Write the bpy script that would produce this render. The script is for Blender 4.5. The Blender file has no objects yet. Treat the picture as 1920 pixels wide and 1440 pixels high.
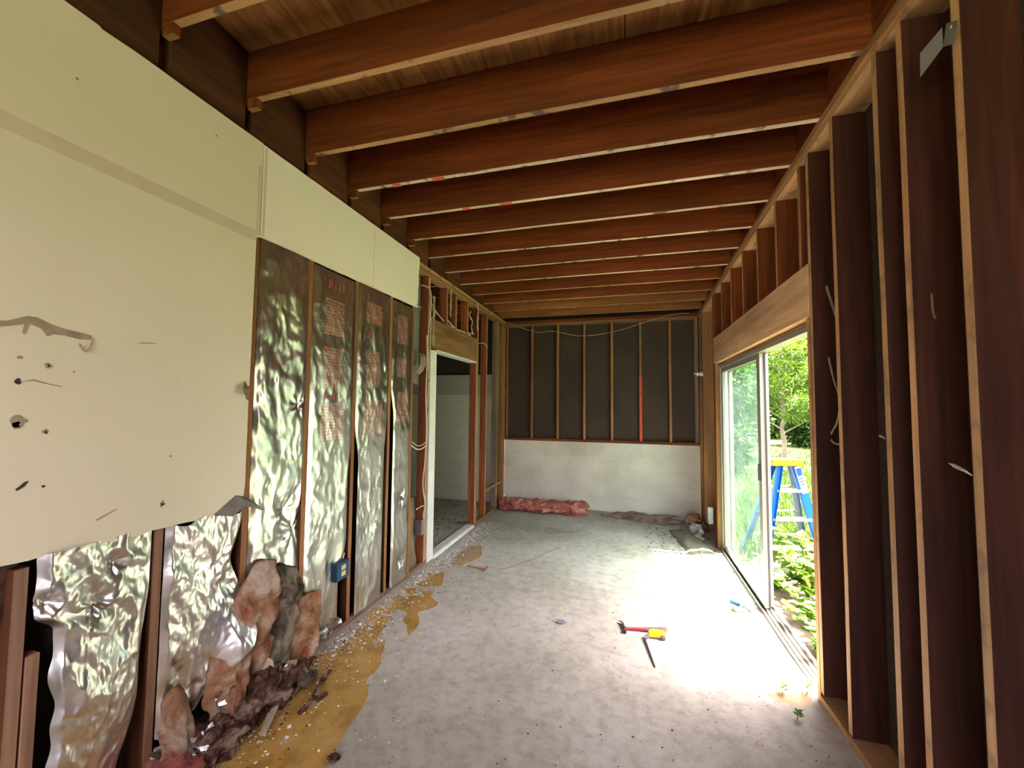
import bpy, bmesh, math, random
import numpy as np
from mathutils import Vector, noise, Matrix
rnd = random.Random(7)
S = bpy.context.scene
C = S.collection

# ---------------------------------------------------------------- camera, sky, sun, exposure
cam = bpy.data.cameras.new('camera'); camo = bpy.data.objects.new('camera', cam); C.objects.link(camo)
cam.sensor_fit = 'HORIZONTAL'; cam.sensor_width = 36.0
cam.lens = 768.8 / 1920 * 36.0
cam.clip_start = 0.02; cam.clip_end = 500
r_ = Vector((.96281, .27001, .00953)); u_ = Vector((.00543, -.05459, .99849)); f_ = Vector((-.27012, .96131, .05402))
camo.matrix_world = Matrix(((r_.x, u_.x, -f_.x, 0), (r_.y, u_.y, -f_.y, 0), (r_.z, u_.z, -f_.z, 1.5247), (0, 0, 0, 1)))
S.camera = camo

SUN_DIR = Vector((0.43, 0.085, 1.0)).normalized()          # towards the sun
W = bpy.data.worlds.new('sky'); S.world = W; W.use_nodes = True
wn = W.node_tree.nodes; wl = W.node_tree.links; wn.clear()
sky = wn.new('ShaderNodeTexSky'); sky.sky_type = 'NISHITA'; sky.sun_disc = False
sky.sun_elevation = math.asin(SUN_DIR.z); sky.sun_rotation = math.atan2(SUN_DIR.x, SUN_DIR.y)
sky.dust_density = 3.0; sky.air_density = 1.0; sky.ozone_density = 0.6
hs = wn.new('ShaderNodeHueSaturation'); hs.inputs['Saturation'].default_value = 0.35
tint = wn.new('ShaderNodeMixRGB'); tint.blend_type = 'MULTIPLY'; tint.inputs[0].default_value = 1; tint.inputs[2].default_value = (1.0, .86, .90, 1)
bg = wn.new('ShaderNodeBackground'); bg.inputs['Strength'].default_value = 0.36
wo = wn.new('ShaderNodeOutputWorld')
wl.new(sky.outputs[0], hs.inputs['Color']); wl.new(hs.outputs[0], tint.inputs[1]); wl.new(tint.outputs[0], bg.inputs[0]); wl.new(bg.outputs[0], wo.inputs[0])
sun = bpy.data.lights.new('sun', 'SUN'); sun.energy = 13.0; sun.angle = math.radians(0.6); sun.color = (1, .92, .88)
suno = bpy.data.objects.new('sun', sun); C.objects.link(suno)
suno.rotation_euler = SUN_DIR.to_track_quat('Z', 'Y').to_euler()
suno.location = (6, 2, 9)
S.view_settings.view_transform = 'Standard'; S.view_settings.look = 'None'
S.view_settings.gamma = 1.0; S.view_settings.use_curve_mapping = False
S.view_settings.exposure = 3.1

# ---------------------------------------------------------------- measures of the room
XL, XR, YB = -1.87, 0.974, 6.263
RD = 0.14          # depth of the right-hand wall framing (two-by-six)
LD = 0.089         # depth of the left-hand wall framing (two-by-four)
YN = -1.6          # near end of the room, closed by an added wall with an opening
def H(y):          # underside of the roof joists: the roof falls gently to the back
    return 3.0145 - 0.0383 * (y - 3)
def sm(t):
    t = max(0.0, min(1.0, t)); return t * t * (3 - 2 * t)
def fz(x, y):      # the slab dips a little towards the sliding door
    return -0.055 * sm((x + .6) / 1.5) * sm((y - 1.9) / 1.6)

# ---------------------------------------------------------------- tagging and mesh helpers
def tag(o, label=None, cat=None, group=None, kind=None):
    if label: o['label'] = label
    if cat: o['category'] = cat
    if group: o['group'] = group
    if kind: o['kind'] = kind
    return o
def empty(name, loc, rz=0.0):
    o = bpy.data.objects.new(name, None); C.objects.link(o); o.location = loc; o.rotation_euler = (0, 0, rz)
    o.empty_display_size = .1
    return o
def link(name, bm, mats, parent=None, loc=(0, 0, 0), smooth=False):
    me = bpy.data.meshes.new(name)
    bm.normal_update(); bm.to_mesh(me); bm.free()
    if not isinstance(mats, (list, tuple)): mats = [mats]
    for m in mats: me.materials.append(m)
    if smooth:
        for p in me.polygons: p.use_smooth = True
    o = bpy.data.objects.new(name, me); C.objects.link(o); o.location = loc
    if parent is not None: o.parent = parent
    return o
def addbox(bm, x0, x1, y0, y1, z0, z1, mi=0):
    vs = [bm.verts.new(v) for v in ((x0,y0,z0),(x1,y0,z0),(x1,y1,z0),(x0,y1,z0),(x0,y0,z1),(x1,y0,z1),(x1,y1,z1),(x0,y1,z1))]
    fs = []
    for f in ((0,3,2,1),(4,5,6,7),(0,1,5,4),(1,2,6,5),(2,3,7,6),(3,0,4,7)):
        g = bm.faces.new([vs[i] for i in f]); g.material_index = mi; fs.append(g)
    return vs, fs
def bevel(bm, w, seg=1):
    bmesh.ops.bevel(bm, geom=list(bm.edges), offset=w, segments=seg, affect='EDGES', profile=.6)
def addtube(bm, pts, r, n=8, mi=0, caps=True):
    pts = [Vector(p) for p in pts]
    rs = r if isinstance(r, (list, tuple)) else [r] * len(pts)
    rings = []; up = None
    for i, p in enumerate(pts):
        d = (pts[min(i+1, len(pts)-1)] - pts[max(i-1, 0)])
        if d.length < 1e-9: d = Vector((0,0,1))
        d.normalize()
        if up is None:
            up = Vector((0,0,1)) if abs(d.z) < .9 else Vector((1,0,0))
        a = d.cross(up).normalized(); b = d.cross(a).normalized(); up = -b if False else up
        rings.append([bm.verts.new(p + (a*math.cos(t)+b*math.sin(t))*rs[i]) for t in [2*math.pi*k/n for k in range(n)]])
    for A, B in zip(rings, rings[1:]):
        for k in range(n):
            f = bm.faces.new((A[k], A[(k+1)%n], B[(k+1)%n], B[k])); f.material_index = mi; f.smooth = True
    if caps:
        for R_ in (rings[0], rings[-1]):
            try: f = bm.faces.new(R_); f.material_index = mi
            except ValueError: pass
    return rings
def smoothpath(pts, n=6):
    P = [Vector(p) for p in pts]; out = []
    for i in range(len(P)-1):
        a = P[max(i-1,0)]; b = P[i]; c = P[i+1]; d = P[min(i+2,len(P)-1)]
        for k in range(n):
            t = k/n
            out.append(.5*((2*b)+(-a+c)*t+(2*a-5*b+4*c-d)*t*t+(-a+3*b-3*c+d)*t**3))
    out.append(P[-1]); return out
def addprism(bm, pts, axis, a, b, mi=0):
    """outline in the plane across an axis, extruded from a to b; pts are the two other coordinates"""
    def v(p, t):
        return {'x': (t, p[0], p[1]), 'y': (p[0], t, p[1]), 'z': (p[0], p[1], t)}[axis]
    A = [bm.verts.new(v(p, a)) for p in pts]; B = [bm.verts.new(v(p, b)) for p in pts]
    fs = [bm.faces.new(A), bm.faces.new(B)]
    n = len(pts)
    for i in range(n): fs.append(bm.faces.new((A[i], A[(i+1)%n], B[(i+1)%n], B[i])))
    for f in fs: f.material_index = mi
    bmesh.ops.recalc_face_normals(bm, faces=fs)
    return fs
def N3(x, y, z, s=1.0, o=0):
    return noise.noise(Vector((x*s+o, y*s-o*.7, z*s+o*.3)))
def fb(x, y, z, s=1.0, o=0, k=4):
    return noise.fractal(Vector((x*s+o, y*s-o*.7, z*s+o*.3)), 1.0, 2.0, k)

# ---------------------------------------------------------------- materials
def mat(name):
    m = bpy.data.materials.new(name); m.use_nodes = True
    nt = m.node_tree; b = nt.nodes['Principled BSDF']
    return m, nt, b
def ramp(nt, fac, stops):
    r = nt.nodes.new('ShaderNodeValToRGB'); nt.links.new(fac, r.inputs[0])
    e = r.color_ramp.elements
    while len(e) < len(stops): e.new(.5)
    for i, (p, c) in enumerate(stops):
        e[i].position = p; e[i].color = tuple(c) + (1,) if len(c) == 3 else c
    return r.outputs[0]
def tex(nt, kind='ShaderNodeTexNoise', scale=5, detail=4, vec=None, mapping=None, rough=.55, dist=0):
    n = nt.nodes.new(kind)
    if 'Scale' in n.inputs: n.inputs['Scale'].default_value = scale
    if 'Detail' in n.inputs: n.inputs['Detail'].default_value = detail
    if 'Roughness' in n.inputs: n.inputs['Roughness'].default_value = rough
    if 'Distortion' in n.inputs: n.inputs['Distortion'].default_value = dist
    if vec is None:
        tc = nt.nodes.new('ShaderNodeTexCoord'); vec = tc.outputs['Object']
    if mapping:
        mp = nt.nodes.new('ShaderNodeMapping'); mp.inputs['Scale'].default_value = mapping
        nt.links.new(vec, mp.inputs[0]); vec = mp.outputs[0]
    nt.links.new(vec, n.inputs['Vector'])
    return n
def mix(nt, fac, a, b, mode='MIX'):
    m = nt.nodes.new('ShaderNodeMixRGB'); m.blend_type = mode
    for s, v in ((0, fac), (1, a), (2, b)):
        if hasattr(v, 'is_output') or hasattr(v, 'links'): nt.links.new(v, m.inputs[s])
        elif s == 0: m.inputs[0].default_value = v
        else: m.inputs[s].default_value = tuple(v) + (1,) if len(v) == 3 else v
    return m.outputs[0]
def bump(nt, b, h, strength=.3, dist=.01):
    bp = nt.nodes.new('ShaderNodeBump'); bp.inputs['Strength'].default_value = strength; bp.inputs['Distance'].default_value = dist
    nt.links.new(h, bp.inputs['Height']); nt.links.new(bp.outputs[0], b.inputs['Normal'])
def randvec(nt):
    tc = nt.nodes.new('ShaderNodeTexCoord'); oi = nt.nodes.new('ShaderNodeObjectInfo')
    mu = nt.nodes.new('ShaderNodeMath'); mu.operation = 'MULTIPLY'; mu.inputs[1].default_value = 37.0
    nt.links.new(oi.outputs['Random'], mu.inputs[0])
    va = nt.nodes.new('ShaderNodeVectorMath'); va.operation = 'ADD'
    nt.links.new(tc.outputs['Object'], va.inputs[0]); nt.links.new(mu.outputs[0], va.inputs[1])
    return va.outputs[0], oi.outputs['Random']
def wood(name, axis, dark, light, knots=.5, stain=0.0, rough=.75, spots=None):
    m, nt, b = mat(name)
    vec, rv = randvec(nt)
    sc = {'x': (1.2, 22, 22), 'y': (22, 1.2, 22), 'z': (22, 22, 1.2)}[axis]
    g = tex(nt, scale=1.6, detail=6, vec=vec, mapping=sc, dist=.6)
    sc2 = {'x': (.5, 4, 4), 'y': (4, .5, 4), 'z': (4, 4, .5)}[axis]
    g2 = tex(nt, scale=1.3, detail=3, vec=vec, mapping=sc2)
    col = ramp(nt, g.outputs[0], [(.3, dark), (.72, light)])
    tone = ramp(nt, g2.outputs[0], [(.3, (.6, .6, .6)), (.7, (1.15, 1.12, 1.08))])
    col = mix(nt, 1.0, col, tone, 'MULTIPLY')
    # each board its own tone
    tr = ramp(nt, rv, [(0, (.78, .76, .74)), (.5, (1, 1, 1)), (1, (1.18, 1.1, 1.0))])
    col = mix(nt, 1.0, col, tr, 'MULTIPLY')
    if knots:
        sk = {'x': (1.0, 3.2, 3.2), 'y': (3.2, 1.0, 3.2), 'z': (3.2, 3.2, 1.0)}[axis]
        vo = tex(nt, 'ShaderNodeTexVoronoi', scale=2.6, vec=vec, mapping=sk)
        km = ramp(nt, vo.outputs['Distance'], [(.09, (.9, .9, .9)), (.17, (0, 0, 0))])
        col = mix(nt, km, col, tuple(c * .35 for c in dark))
    if stain:
        sn = tex(nt, scale=9, detail=5, vec=vec)
        smk = ramp(nt, sn.outputs[0], [(.555, (0, 0, 0)), (.63, (stain, stain, stain))])
        col = mix(nt, smk, col, (.05, .045, .05))
    nt.links.new(col, b.inputs['Base Color'])
    b.inputs['Roughness'].default_value = rough
    b.inputs['Specular IOR Level'].default_value = .25
    bump(nt, b, g.outputs[0], .25, .004)
    return m
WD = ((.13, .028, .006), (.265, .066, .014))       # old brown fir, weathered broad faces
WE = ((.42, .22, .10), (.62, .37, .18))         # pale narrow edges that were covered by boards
wood_x = wood('aged_fir_x', 'x', *WD); wood_y = wood('aged_fir_y', 'y', *WD); wood_z = wood('aged_fir_z', 'z', *WD)
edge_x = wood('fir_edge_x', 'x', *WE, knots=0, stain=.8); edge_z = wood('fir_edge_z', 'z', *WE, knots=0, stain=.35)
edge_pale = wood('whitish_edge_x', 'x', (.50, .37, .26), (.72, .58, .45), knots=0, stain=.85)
edge_y = wood('fir_edge_y', 'y', *WE, knots=0, stain=.5)
wood_red = wood('red_stained_fir', 'z', (.17, .05, .02), (.32, .10, .035))
wood_mid = wood('mid_fir_y', 'y', (.22, .115, .05), (.36, .20, .095), knots=.4)
wood_midz = wood('mid_fir_z', 'z', (.26, .12, .045), (.42, .21, .085), knots=.4)
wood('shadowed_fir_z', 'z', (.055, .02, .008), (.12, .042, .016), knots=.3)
wood_dull = wood('dull_fir_z', 'z', (.20, .11, .065), (.34, .21, .13), knots=.3)
wood_grey = wood('grey_weathered_fir', 'z', (.16, .11, .08), (.27, .2, .15), knots=.4)

def flat(name, col, rough=.6, metal=0.0, nscale=0, namt=.15, bumpd=0, spec=.3):
    m, nt, b = mat(name)
    b.inputs['Roughness'].default_value = rough; b.inputs['Metallic'].default_value = metal
    b.inputs['Specular IOR Level'].default_value = spec
    if nscale:
        n = tex(nt, scale=nscale, detail=5)
        c = ramp(nt, n.outputs[0], [(.3, tuple(x*(1-namt) for x in col)), (.7, tuple(min(1, x*(1+namt)) for x in col))])
        nt.links.new(c, b.inputs['Base Color'])
        if bumpd: bump(nt, b, n.outputs[0], .5, bumpd)
    else:
        b.inputs['Base Color'].default_value = (*col, 1)
    return m
def m_ply():
    m, nt, b = mat('plywood_roof_deck')
    tc = nt.nodes.new('ShaderNodeTexCoord')
    g = tex(nt, scale=2.0, detail=6, vec=tc.outputs['Object'], mapping=(7, 1.0, 1), dist=1.6)
    c = ramp(nt, g.outputs[0], [(.32, (.19, .072, .016)), (.55, (.36, .155, .04)), (.75, (.52, .27, .08))])
    v = tex(nt, 'ShaderNodeTexVoronoi', scale=3.0, vec=tc.outputs['Object'])
    k = ramp(nt, v.outputs['Distance'], [(.05, (1, 1, 1)), (.1, (0, 0, 0))])
    c = mix(nt, k, c, (.09, .035, .012))
    br = nt.nodes.new('ShaderNodeTexBrick'); br.inputs['Scale'].default_value = 1
    br.inputs['Brick Width'].default_value = 2.44; br.inputs['Row Height'].default_value = 1.22; br.inputs['Mortar Size'].default_value = .004
    br.inputs['Color1'].default_value = (1, 1, 1, 1); br.inputs['Color2'].default_value = (.8, .78, .74, 1); br.inputs['Mortar'].default_value = (.1, .08, .05, 1)
    nt.links.new(tc.outputs['Object'], br.inputs['Vector'])
    c = mix(nt, 1, c, br.outputs[0], 'MULTIPLY')
    nt.links.new(c, b.inputs['Base Color']); b.inputs['Roughness'].default_value = .8
    return m
def m_drywall(name, col):
    m, nt, b = mat(name)
    n = tex(nt, scale=1.3, detail=3); n2 = tex(nt, scale=160, detail=3)
    c = ramp(nt, n.outputs[0], [(.3, tuple(x*.93 for x in col)), (.7, col)])
    v = tex(nt, 'ShaderNodeTexVoronoi', scale=3.4)
    k = ramp(nt, v.outputs['Distance'], [(.018, (.8, .8, .8)), (.03, (0, 0, 0))])
    c = mix(nt, k, c, (.22, .16, .1))
    nt.links.new(c, b.inputs['Base Color']); b.inputs['Roughness'].default_value = .55
    bump(nt, b, n2.outputs[0], .12, .002)
    return m
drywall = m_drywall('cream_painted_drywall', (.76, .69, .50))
drywall_lit = m_drywall('cream_drywall_band_lit', (.90, .83, .66))  # same cream paint, lifted so the colour carries the floor-bounce light
tape = flat('joint_tape', (.63, .54, .40), .7, nscale=8, namt=.06)
gyps = flat('gypsum_edge', (.62, .58, .46), .9, nscale=30, namt=.15)
paper = flat('torn_drywall_paper', (.34, .27, .18), .85, nscale=18, namt=.3)
hole_m = flat('dark_gouge', (.05, .04, .035), .95)
greyboard = flat('grey_backing_board', (.20, .215, .19), .8, nscale=5, namt=.12)
def m_sheath():
    m, nt, b = mat('black_fibreboard_sheathing')
    n = tex(nt, scale=60, detail=4); n2 = tex(nt, scale=1.4, detail=4)
    c = ramp(nt, n.outputs[0], [(.3, (.028, .017, .011)), (.7, (.064, .040, .026))])
    c = mix(nt, 1, c, ramp(nt, n2.outputs[0], [(.3, (.75, .75, .75)), (.7, (1.2, 1.15, 1.1))]), 'MULTIPLY')
    nt.links.new(c, b.inputs['Base Color']); b.inputs['Roughness'].default_value = .85
    bump(nt, b, n.outputs[0], .3, .003); return m
sheath = m_sheath()
def m_block(name, paint, joint, cover=None):
    m, nt, b = mat(name)
    tc = nt.nodes.new('ShaderNodeTexCoord')
    sp = nt.nodes.new('ShaderNodeSeparateXYZ'); cb = nt.nodes.new('ShaderNodeCombineXYZ')
    nt.links.new(tc.outputs['Object'], sp.inputs[0]); nt.links.new(sp.outputs[0], cb.inputs[0]); nt.links.new(sp.outputs[2], cb.inputs[1])
    br = nt.nodes.new('ShaderNodeTexBrick'); br.inputs['Scale'].default_value = 1
    br.inputs['Brick Width'].default_value = .405; br.inputs['Row Height'].default_value = .2; br.inputs['Mortar Size'].default_value = .005
    br.inputs['Mortar Smooth'].default_value = .6
    br.inputs['Color1'].default_value = (*paint, 1); br.inputs['Color2'].default_value = (*[x*.95 for x in paint], 1); br.inputs['Mortar'].default_value = (*joint, 1)
    nt.links.new(cb.outputs[0], br.inputs['Vector'])
    n = tex(nt, scale=2.2, detail=6)
    c = mix(nt, 1, br.outputs[0], ramp(nt, n.outputs[0], [(.25, (.72, .70, .66)), (.6, (1, 1, 1))]), 'MULTIPLY')
    if cover:
        mm = nt.nodes.new('ShaderNodeMath'); mm.operation = 'LESS_THAN'; mm.inputs[1].default_value = cover[0]
        nt.links.new(sp.outputs[2], mm.inputs[0])
        c = mix(nt, mm.outputs[0], c, mix(nt, 1, br.outputs[0], cover[1], 'MULTIPLY'))
    nt.links.new(c, b.inputs['Base Color']); b.inputs['Roughness'].default_value = .8
    bump(nt, b, br.outputs['Fac'], -.25, .004)
    return m
block_white = m_block('white_painted_blockwork', (.60, .56, .48), (.52, .48, .41))
block_grey = m_block('grey_blockwork', (.48, .46, .39), (.36, .34, .30), cover=(1.70, (1.35, 1.33, 1.25)))
def m_floor():
    m, nt, b = mat('dusty_concrete_slab')
    n1 = tex(nt, scale=.9, detail=6); n2 = tex(nt, scale=14, detail=6, rough=.7); n3 = tex(nt, scale=90, detail=3)
    c = ramp(nt, n1.outputs[0], [(.30, (.30, .285, .235)), (.5, (.425, .405, .345)), (.68, (.53, .515, .47))])
    c = mix(nt, 1, c, ramp(nt, n2.outputs[0], [(.3, (.72, .70, .67)), (.55, (1, 1, 1)), (.75, (1.08, 1.07, 1.05))]), 'MULTIPLY')
    sp = ramp(nt, n3.outputs[0], [(.66, (0, 0, 0)), (.74, (.7, .7, .7))])
    c = mix(nt, sp, c, (.22, .17, .12))
    v = tex(nt, 'ShaderNodeTexVoronoi', scale=16)
    k = ramp(nt, v.outputs['Distance'], [(.05, (.8, .8, .8)), (.09, (0, 0, 0))])
    nn = tex(nt, scale=3, detail=2)
    k = mix(nt, 1, k, ramp(nt, nn.outputs[0], [(.5, (0, 0, 0)), (.6, (1, 1, 1))]), 'MULTIPLY')
    c = mix(nt, k, c, (.16, .11, .08))
    nt.links.new(c, b.inputs['Base Color']); b.inputs['Roughness'].default_value = .92
    b.inputs['Specular IOR Level'].default_value = .12
    bump(nt, b, n2.outputs[0], .25, .006)
    return m
concrete = m_floor()
def m_adh():
    m, nt, b = mat('ochre_floor_adhesive')
    n1 = tex(nt, scale=7, detail=6); n2 = tex(nt, scale=40, detail=4)
    c = ramp(nt, n1.outputs[0], [(.3, (.24, .13, .028)), (.5, (.42, .24, .05)), (.62, (.45, .28, .08)), (.72, (.44, .37, .27))])
    c = mix(nt, ramp(nt, n2.outputs[0], [(.62, (0, 0, 0)), (.7, (.8, .8, .8))]), c, (.12, .07, .03))
    nt.links.new(c, b.inputs['Base Color']); b.inputs['Roughness'].default_value = .45
    bump(nt, b, n2.outputs[0], .2, .004); return m
adhesive = m_adh()
def m_foil(name, bumpscale=26, bstr=.5, rough=.22, tintc=(.74, .71, .66)):
    m, nt, b = mat(name)
    tc = nt.nodes.new('ShaderNodeTexCoord')
    n = tex(nt, scale=bumpscale, detail=4, vec=tc.outputs['Object'], mapping=(1, 1, .5), dist=.8)
    n.noise_type = 'RIDGED_MULTIFRACTAL'; n.normalize = True
    n2 = tex(nt, scale=bumpscale*.3, detail=2, vec=tc.outputs['Object'], dist=.5)
    b.inputs['Metallic'].default_value = 1; b.inputs['Roughness'].default_value = rough
    d = tex(nt, scale=4, detail=5, vec=tc.outputs['Object'])
    c = ramp(nt, d.outputs[0], [(.3, tuple(x*.86 for x in tintc)), (.7, tintc)])
    nt.links.new(c, b.inputs['Base Color'])
    ad = nt.nodes.new('ShaderNodeMath'); ad.operation = 'MULTIPLY_ADD'; ad.inputs[1].default_value = .35
    nt.links.new(n.outputs[0], ad.inputs[0]); nt.links.new(n2.outputs[0], ad.inputs[2])
    bump(nt, b, ad.outputs[0], bstr, .02)
    return m, nt, b, c, tc
foil = m_foil('aluminium_foil_facing', 9, .30, .29)[0]
foil_crumple = m_foil('crumpled_foil_facing', 14, .5, .34, (.80, .78, .74))[0]
def m_print(name, ink):
    m, nt, b, c, tc = m_foil(name, 9, .30, .33)
    sp = nt.nodes.new('ShaderNodeSeparateXYZ'); cb = nt.nodes.new('ShaderNodeCombineXYZ')
    nt.links.new(tc.outputs['Object'], sp.inputs[0]); nt.links.new(sp.outputs[1], cb.inputs[0]); nt.links.new(sp.outputs[2], cb.inputs[1])
    br = nt.nodes.new('ShaderNodeTexBrick'); br.inputs['Scale'].default_value = 1
    br.inputs['Brick Width'].default_value = .019; br.inputs['Row Height'].default_value = .02; br.inputs['Mortar Size'].default_value = .0045
    br.inputs['Color1'].default_value = (1, 1, 1, 1); br.inputs['Color2'].default_value = (.65, .65, .65, 1); br.inputs['Mortar'].default_value = (0, 0, 0, 1)
    nt.links.new(cb.outputs[0], br.inputs['Vector'])
    n = tex(nt, scale=55, detail=1, vec=tc.outputs['Object'])
    mk = mix(nt, 1, br.outputs[0], ramp(nt, n.outputs[0], [(.36, (.35, .35, .35)), (.46, (1, 1, 1))]), 'MULTIPLY')
    col = mix(nt, mk, c, ink)
    nt.links.new(col, b.inputs['Base Color'])
    mt = ramp(nt, mk, [(0, (1, 1, 1)), (.7, (.05, .05, .05))])
    nt.links.new(mt, b.inputs['Metallic'])
    return m
foil_red = m_print('red_printed_foil', (.72, .15, .10)); foil_ink = m_print('grey_printed_foil', (.42, .40, .39))
def m_wool(name, a, c2, c3, s=7):
    m, nt, b = mat(name)
    n = tex(nt, scale=s, detail=8, rough=.7, dist=.5); n2 = tex(nt, scale=45, detail=8, rough=.85, dist=1.0)
    c = ramp(nt, n.outputs[0], [(.36, a), (.5, c2), (.62, c3)])
    nt.links.new(c, b.inputs['Base Color']); b.inputs['Roughness'].default_value = 1; b.inputs['Specular IOR Level'].default_value = 0
    bump(nt, b, n2.outputs[0], 1.0, .02); return m
wool = m_wool('pink_glass_wool', (.32, .095, .04), (.56, .31, .18), (.74, .60, .46), 6)
wool_pink = m_wool('rose_glass_wool', (.38, .10, .08), (.58, .20, .16), (.70, .36, .29))
wool_dirty = m_wool('sooty_glass_wool', (.06, .05, .035), (.19, .16, .11), (.46, .38, .28))
wool_brown = m_wool('brown_debris', (.05, .028, .018), (.18, .085, .06), (.48, .33, .26), 16)
kraft = flat('kraft_paper', (.52, .38, .24), .85, nscale=6, namt=.2)
rag = flat('tan_cloth_paper', (.36, .31, .23), .9, nscale=10, namt=.2)
alu = flat('aluminium_frame', (.36, .335, .30), .45, .5, nscale=20, namt=.1)
alu_dark = flat('dark_gasket', (.05, .05, .05), .6)
steel = flat('galvanised_steel', (.42, .43, .43), .45, .8, nscale=20, namt=.15)
darksteel = flat('dark_tool_steel', (.09, .08, .08), .4, .6)
cablem = flat('cream_cable_sheath', (.62, .52, .38), .5)
cable_old = flat('dusty_cable_sheath', (.30, .24, .15), .7, nscale=20, namt=.3)
whitep = flat('white_paint', (.72, .70, .64), .55, nscale=12, namt=.08)
blue_box = flat('blue_plastic_box', (.012, .04, .07), .5); blue_in = flat('blue_plastic_face', (.02, .075, .13), .5)
ivory = flat('ivory_plastic', (.62, .55, .30), .5); ceramic = flat('white_porcelain', (.80, .76, .68), .3)
red_m = flat('red_tool_handle', (.62, .03, .04), .45); grip_m = flat('grey_rubber_grip', (.14, .10, .11), .7)
yellow_m = flat('yellow_plastic', (.85, .62, .02), .45); yellow_cap = flat('yellow_ladder_cap', (.42, .17, .004), .5)
blue_rail = flat('blue_fibreglass', (.0, .085, .36), .45); blue_in_rail = flat('grey_blue_channel', (.10, .15, .2), .6)
label_w = flat('white_sticker', (.75, .75, .76), .5); blue_tool = flat('blue_tool_handle', (.04, .12, .45), .5)
red_paint = flat('red_paint_smear', (.55, .07, .03), .6, nscale=30, namt=.25); green_paint = flat('green_paint_smear', (.05, .16, .03), .6)
chip_m = flat('white_plaster_crumb', (.68, .64, .56), .9, nscale=40, namt=.12)
tanwood = flat('raw_splinter', (.55, .38, .22), .8)
cob = flat('pale_cobweb', (.42, .37, .26), .9, nscale=60, namt=.3)
def m_glass():
    m, nt, b = mat('dusty_window_glass')
    out = nt.nodes['Material Output']
    tr = nt.nodes.new('ShaderNodeBsdfTransparent'); tr.inputs[0].default_value = (.87, .95, .91, 1)
    gl = nt.nodes.new('ShaderNodeBsdfGlossy'); gl.inputs['Roughness'].default_value = .02
    fr = nt.nodes.new('ShaderNodeLayerWeight'); fr.inputs[0].default_value = .12
    pw = nt.nodes.new('ShaderNodeMath'); pw.operation = 'POWER'; pw.inputs[1].default_value = 3.0
    ms = nt.nodes.new('ShaderNodeMixShader'); nt.links.new(fr.outputs['Facing'], pw.inputs[0]); nt.links.new(pw.outputs[0], ms.inputs[0]); nt.links.new(tr.outputs[0], ms.inputs[1]); nt.links.new(gl.outputs[0], ms.inputs[2])
    df = nt.nodes.new('ShaderNodeBsdfDiffuse'); df.inputs[0].default_value = (.62, .72, .68, 1)
    tl = nt.nodes.new('ShaderNodeBsdfTranslucent'); tl.inputs[0].default_value = (.62, .72, .68, 1)
    ad = nt.nodes.new('ShaderNodeMixShader'); ad.inputs[0].default_value = .5; nt.links.new(df.outputs[0], ad.inputs[1]); nt.links.new(tl.outputs[0], ad.inputs[2])
    n = tex(nt, scale=3.5, detail=6)
    d = ramp(nt, n.outputs[0], [(.3, (.008, .008, .008)), (.75, (.035, .035, .035))])
    m2 = nt.nodes.new('ShaderNodeMixShader'); nt.links.new(d, m2.inputs[0]); nt.links.new(ms.outputs[0], m2.inputs[1]); nt.links.new(ad.outputs[0], m2.inputs[2])
    nt.links.new(m2.outputs[0], out.inputs['Surface']); return m
glass = m_glass()
def m_leaf(name, a, c):
    m, nt, b = mat(name); out = nt.nodes['Material Output']
    n = tex(nt, scale=3.0, detail=4)
    col = ramp(nt, n.outputs[0], [(.3, a), (.7, c)])
    nt.links.new(col, b.inputs['Base Color']); b.inputs['Roughness'].default_value = .5; b.inputs['Specular IOR Level'].default_value = .3
    t = nt.nodes.new('ShaderNodeBsdfTranslucent'); nt.links.new(col, t.inputs[0])
    ms = nt.nodes.new('ShaderNodeMixShader'); ms.inputs[0].default_value = .4
    nt.links.new(b.outputs[0], ms.inputs[1]); nt.links.new(t.outputs[0], ms.inputs[2]); nt.links.new(ms.outputs[0], out.inputs['Surface'])
    return m
leaf_a = m_leaf('spring_leaf', (.055, .125, .007), (.12, .22, .014)); leaf_b = m_leaf('deep_leaf', (.022, .055, .008), (.055, .115, .013))
leaf_w = m_leaf('weed_leaf', (.06, .14, .007), (.13, .235, .016)); grass_m = m_leaf('grass_blade', (.03, .07, .006), (.07, .12, .012))
bark = flat('bark', (.26, .21, .16), .9, nscale=12, namt=.4, bumpd=.01)
soil = flat('lawn_soil', (.05, .078, .014), .95, nscale=3, namt=.35)
litter = flat('dry_leaf_litter', (.15, .11, .08), .95, nscale=14, namt=.4, bumpd=.02)
siding = flat('exterior_siding', (.30, .24, .18), .8, nscale=6, namt=.1)

# ---------------------------------------------------------------- the setting
bm = bmesh.new()
nx, ny = 48, 90
xs = np.linspace(-6.4, XR + RD + .02, nx); ys = np.linspace(YN - .1, YB + .6, ny)
G = [[bm.verts.new((x, y, fz(x, y))) for y in ys] for x in xs]
for i in range(nx-1):
    for j in range(ny-1): bm.faces.new((G[i][j], G[i+1][j], G[i+1][j+1], G[i][j+1]))
r = bmesh.ops.extrude_face_region(bm, geom=bm.faces[:])
for v in [e for e in r['geom'] if isinstance(e, bmesh.types.BMVert)]: v.co.z -= .16
bmesh.ops.recalc_face_normals(bm, faces=bm.faces[:])
tag(link('floor', bm, concrete), kind='structure')

bm = bmesh.new()          # sloping roof deck on the joists
def deck(y): return H(y) + .288
pts = [(YN-.3, deck(YN-.3)), (YB+.9, deck(YB+.9)), (YB+.9, deck(YB+.9)+.03), (YN-.3, deck(YN-.3)+.03)]
addprism(bm, pts, 'x', -6.6, XR + RD + .38)
tag(link('ceiling', bm, m_ply()), kind='structure')

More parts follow.
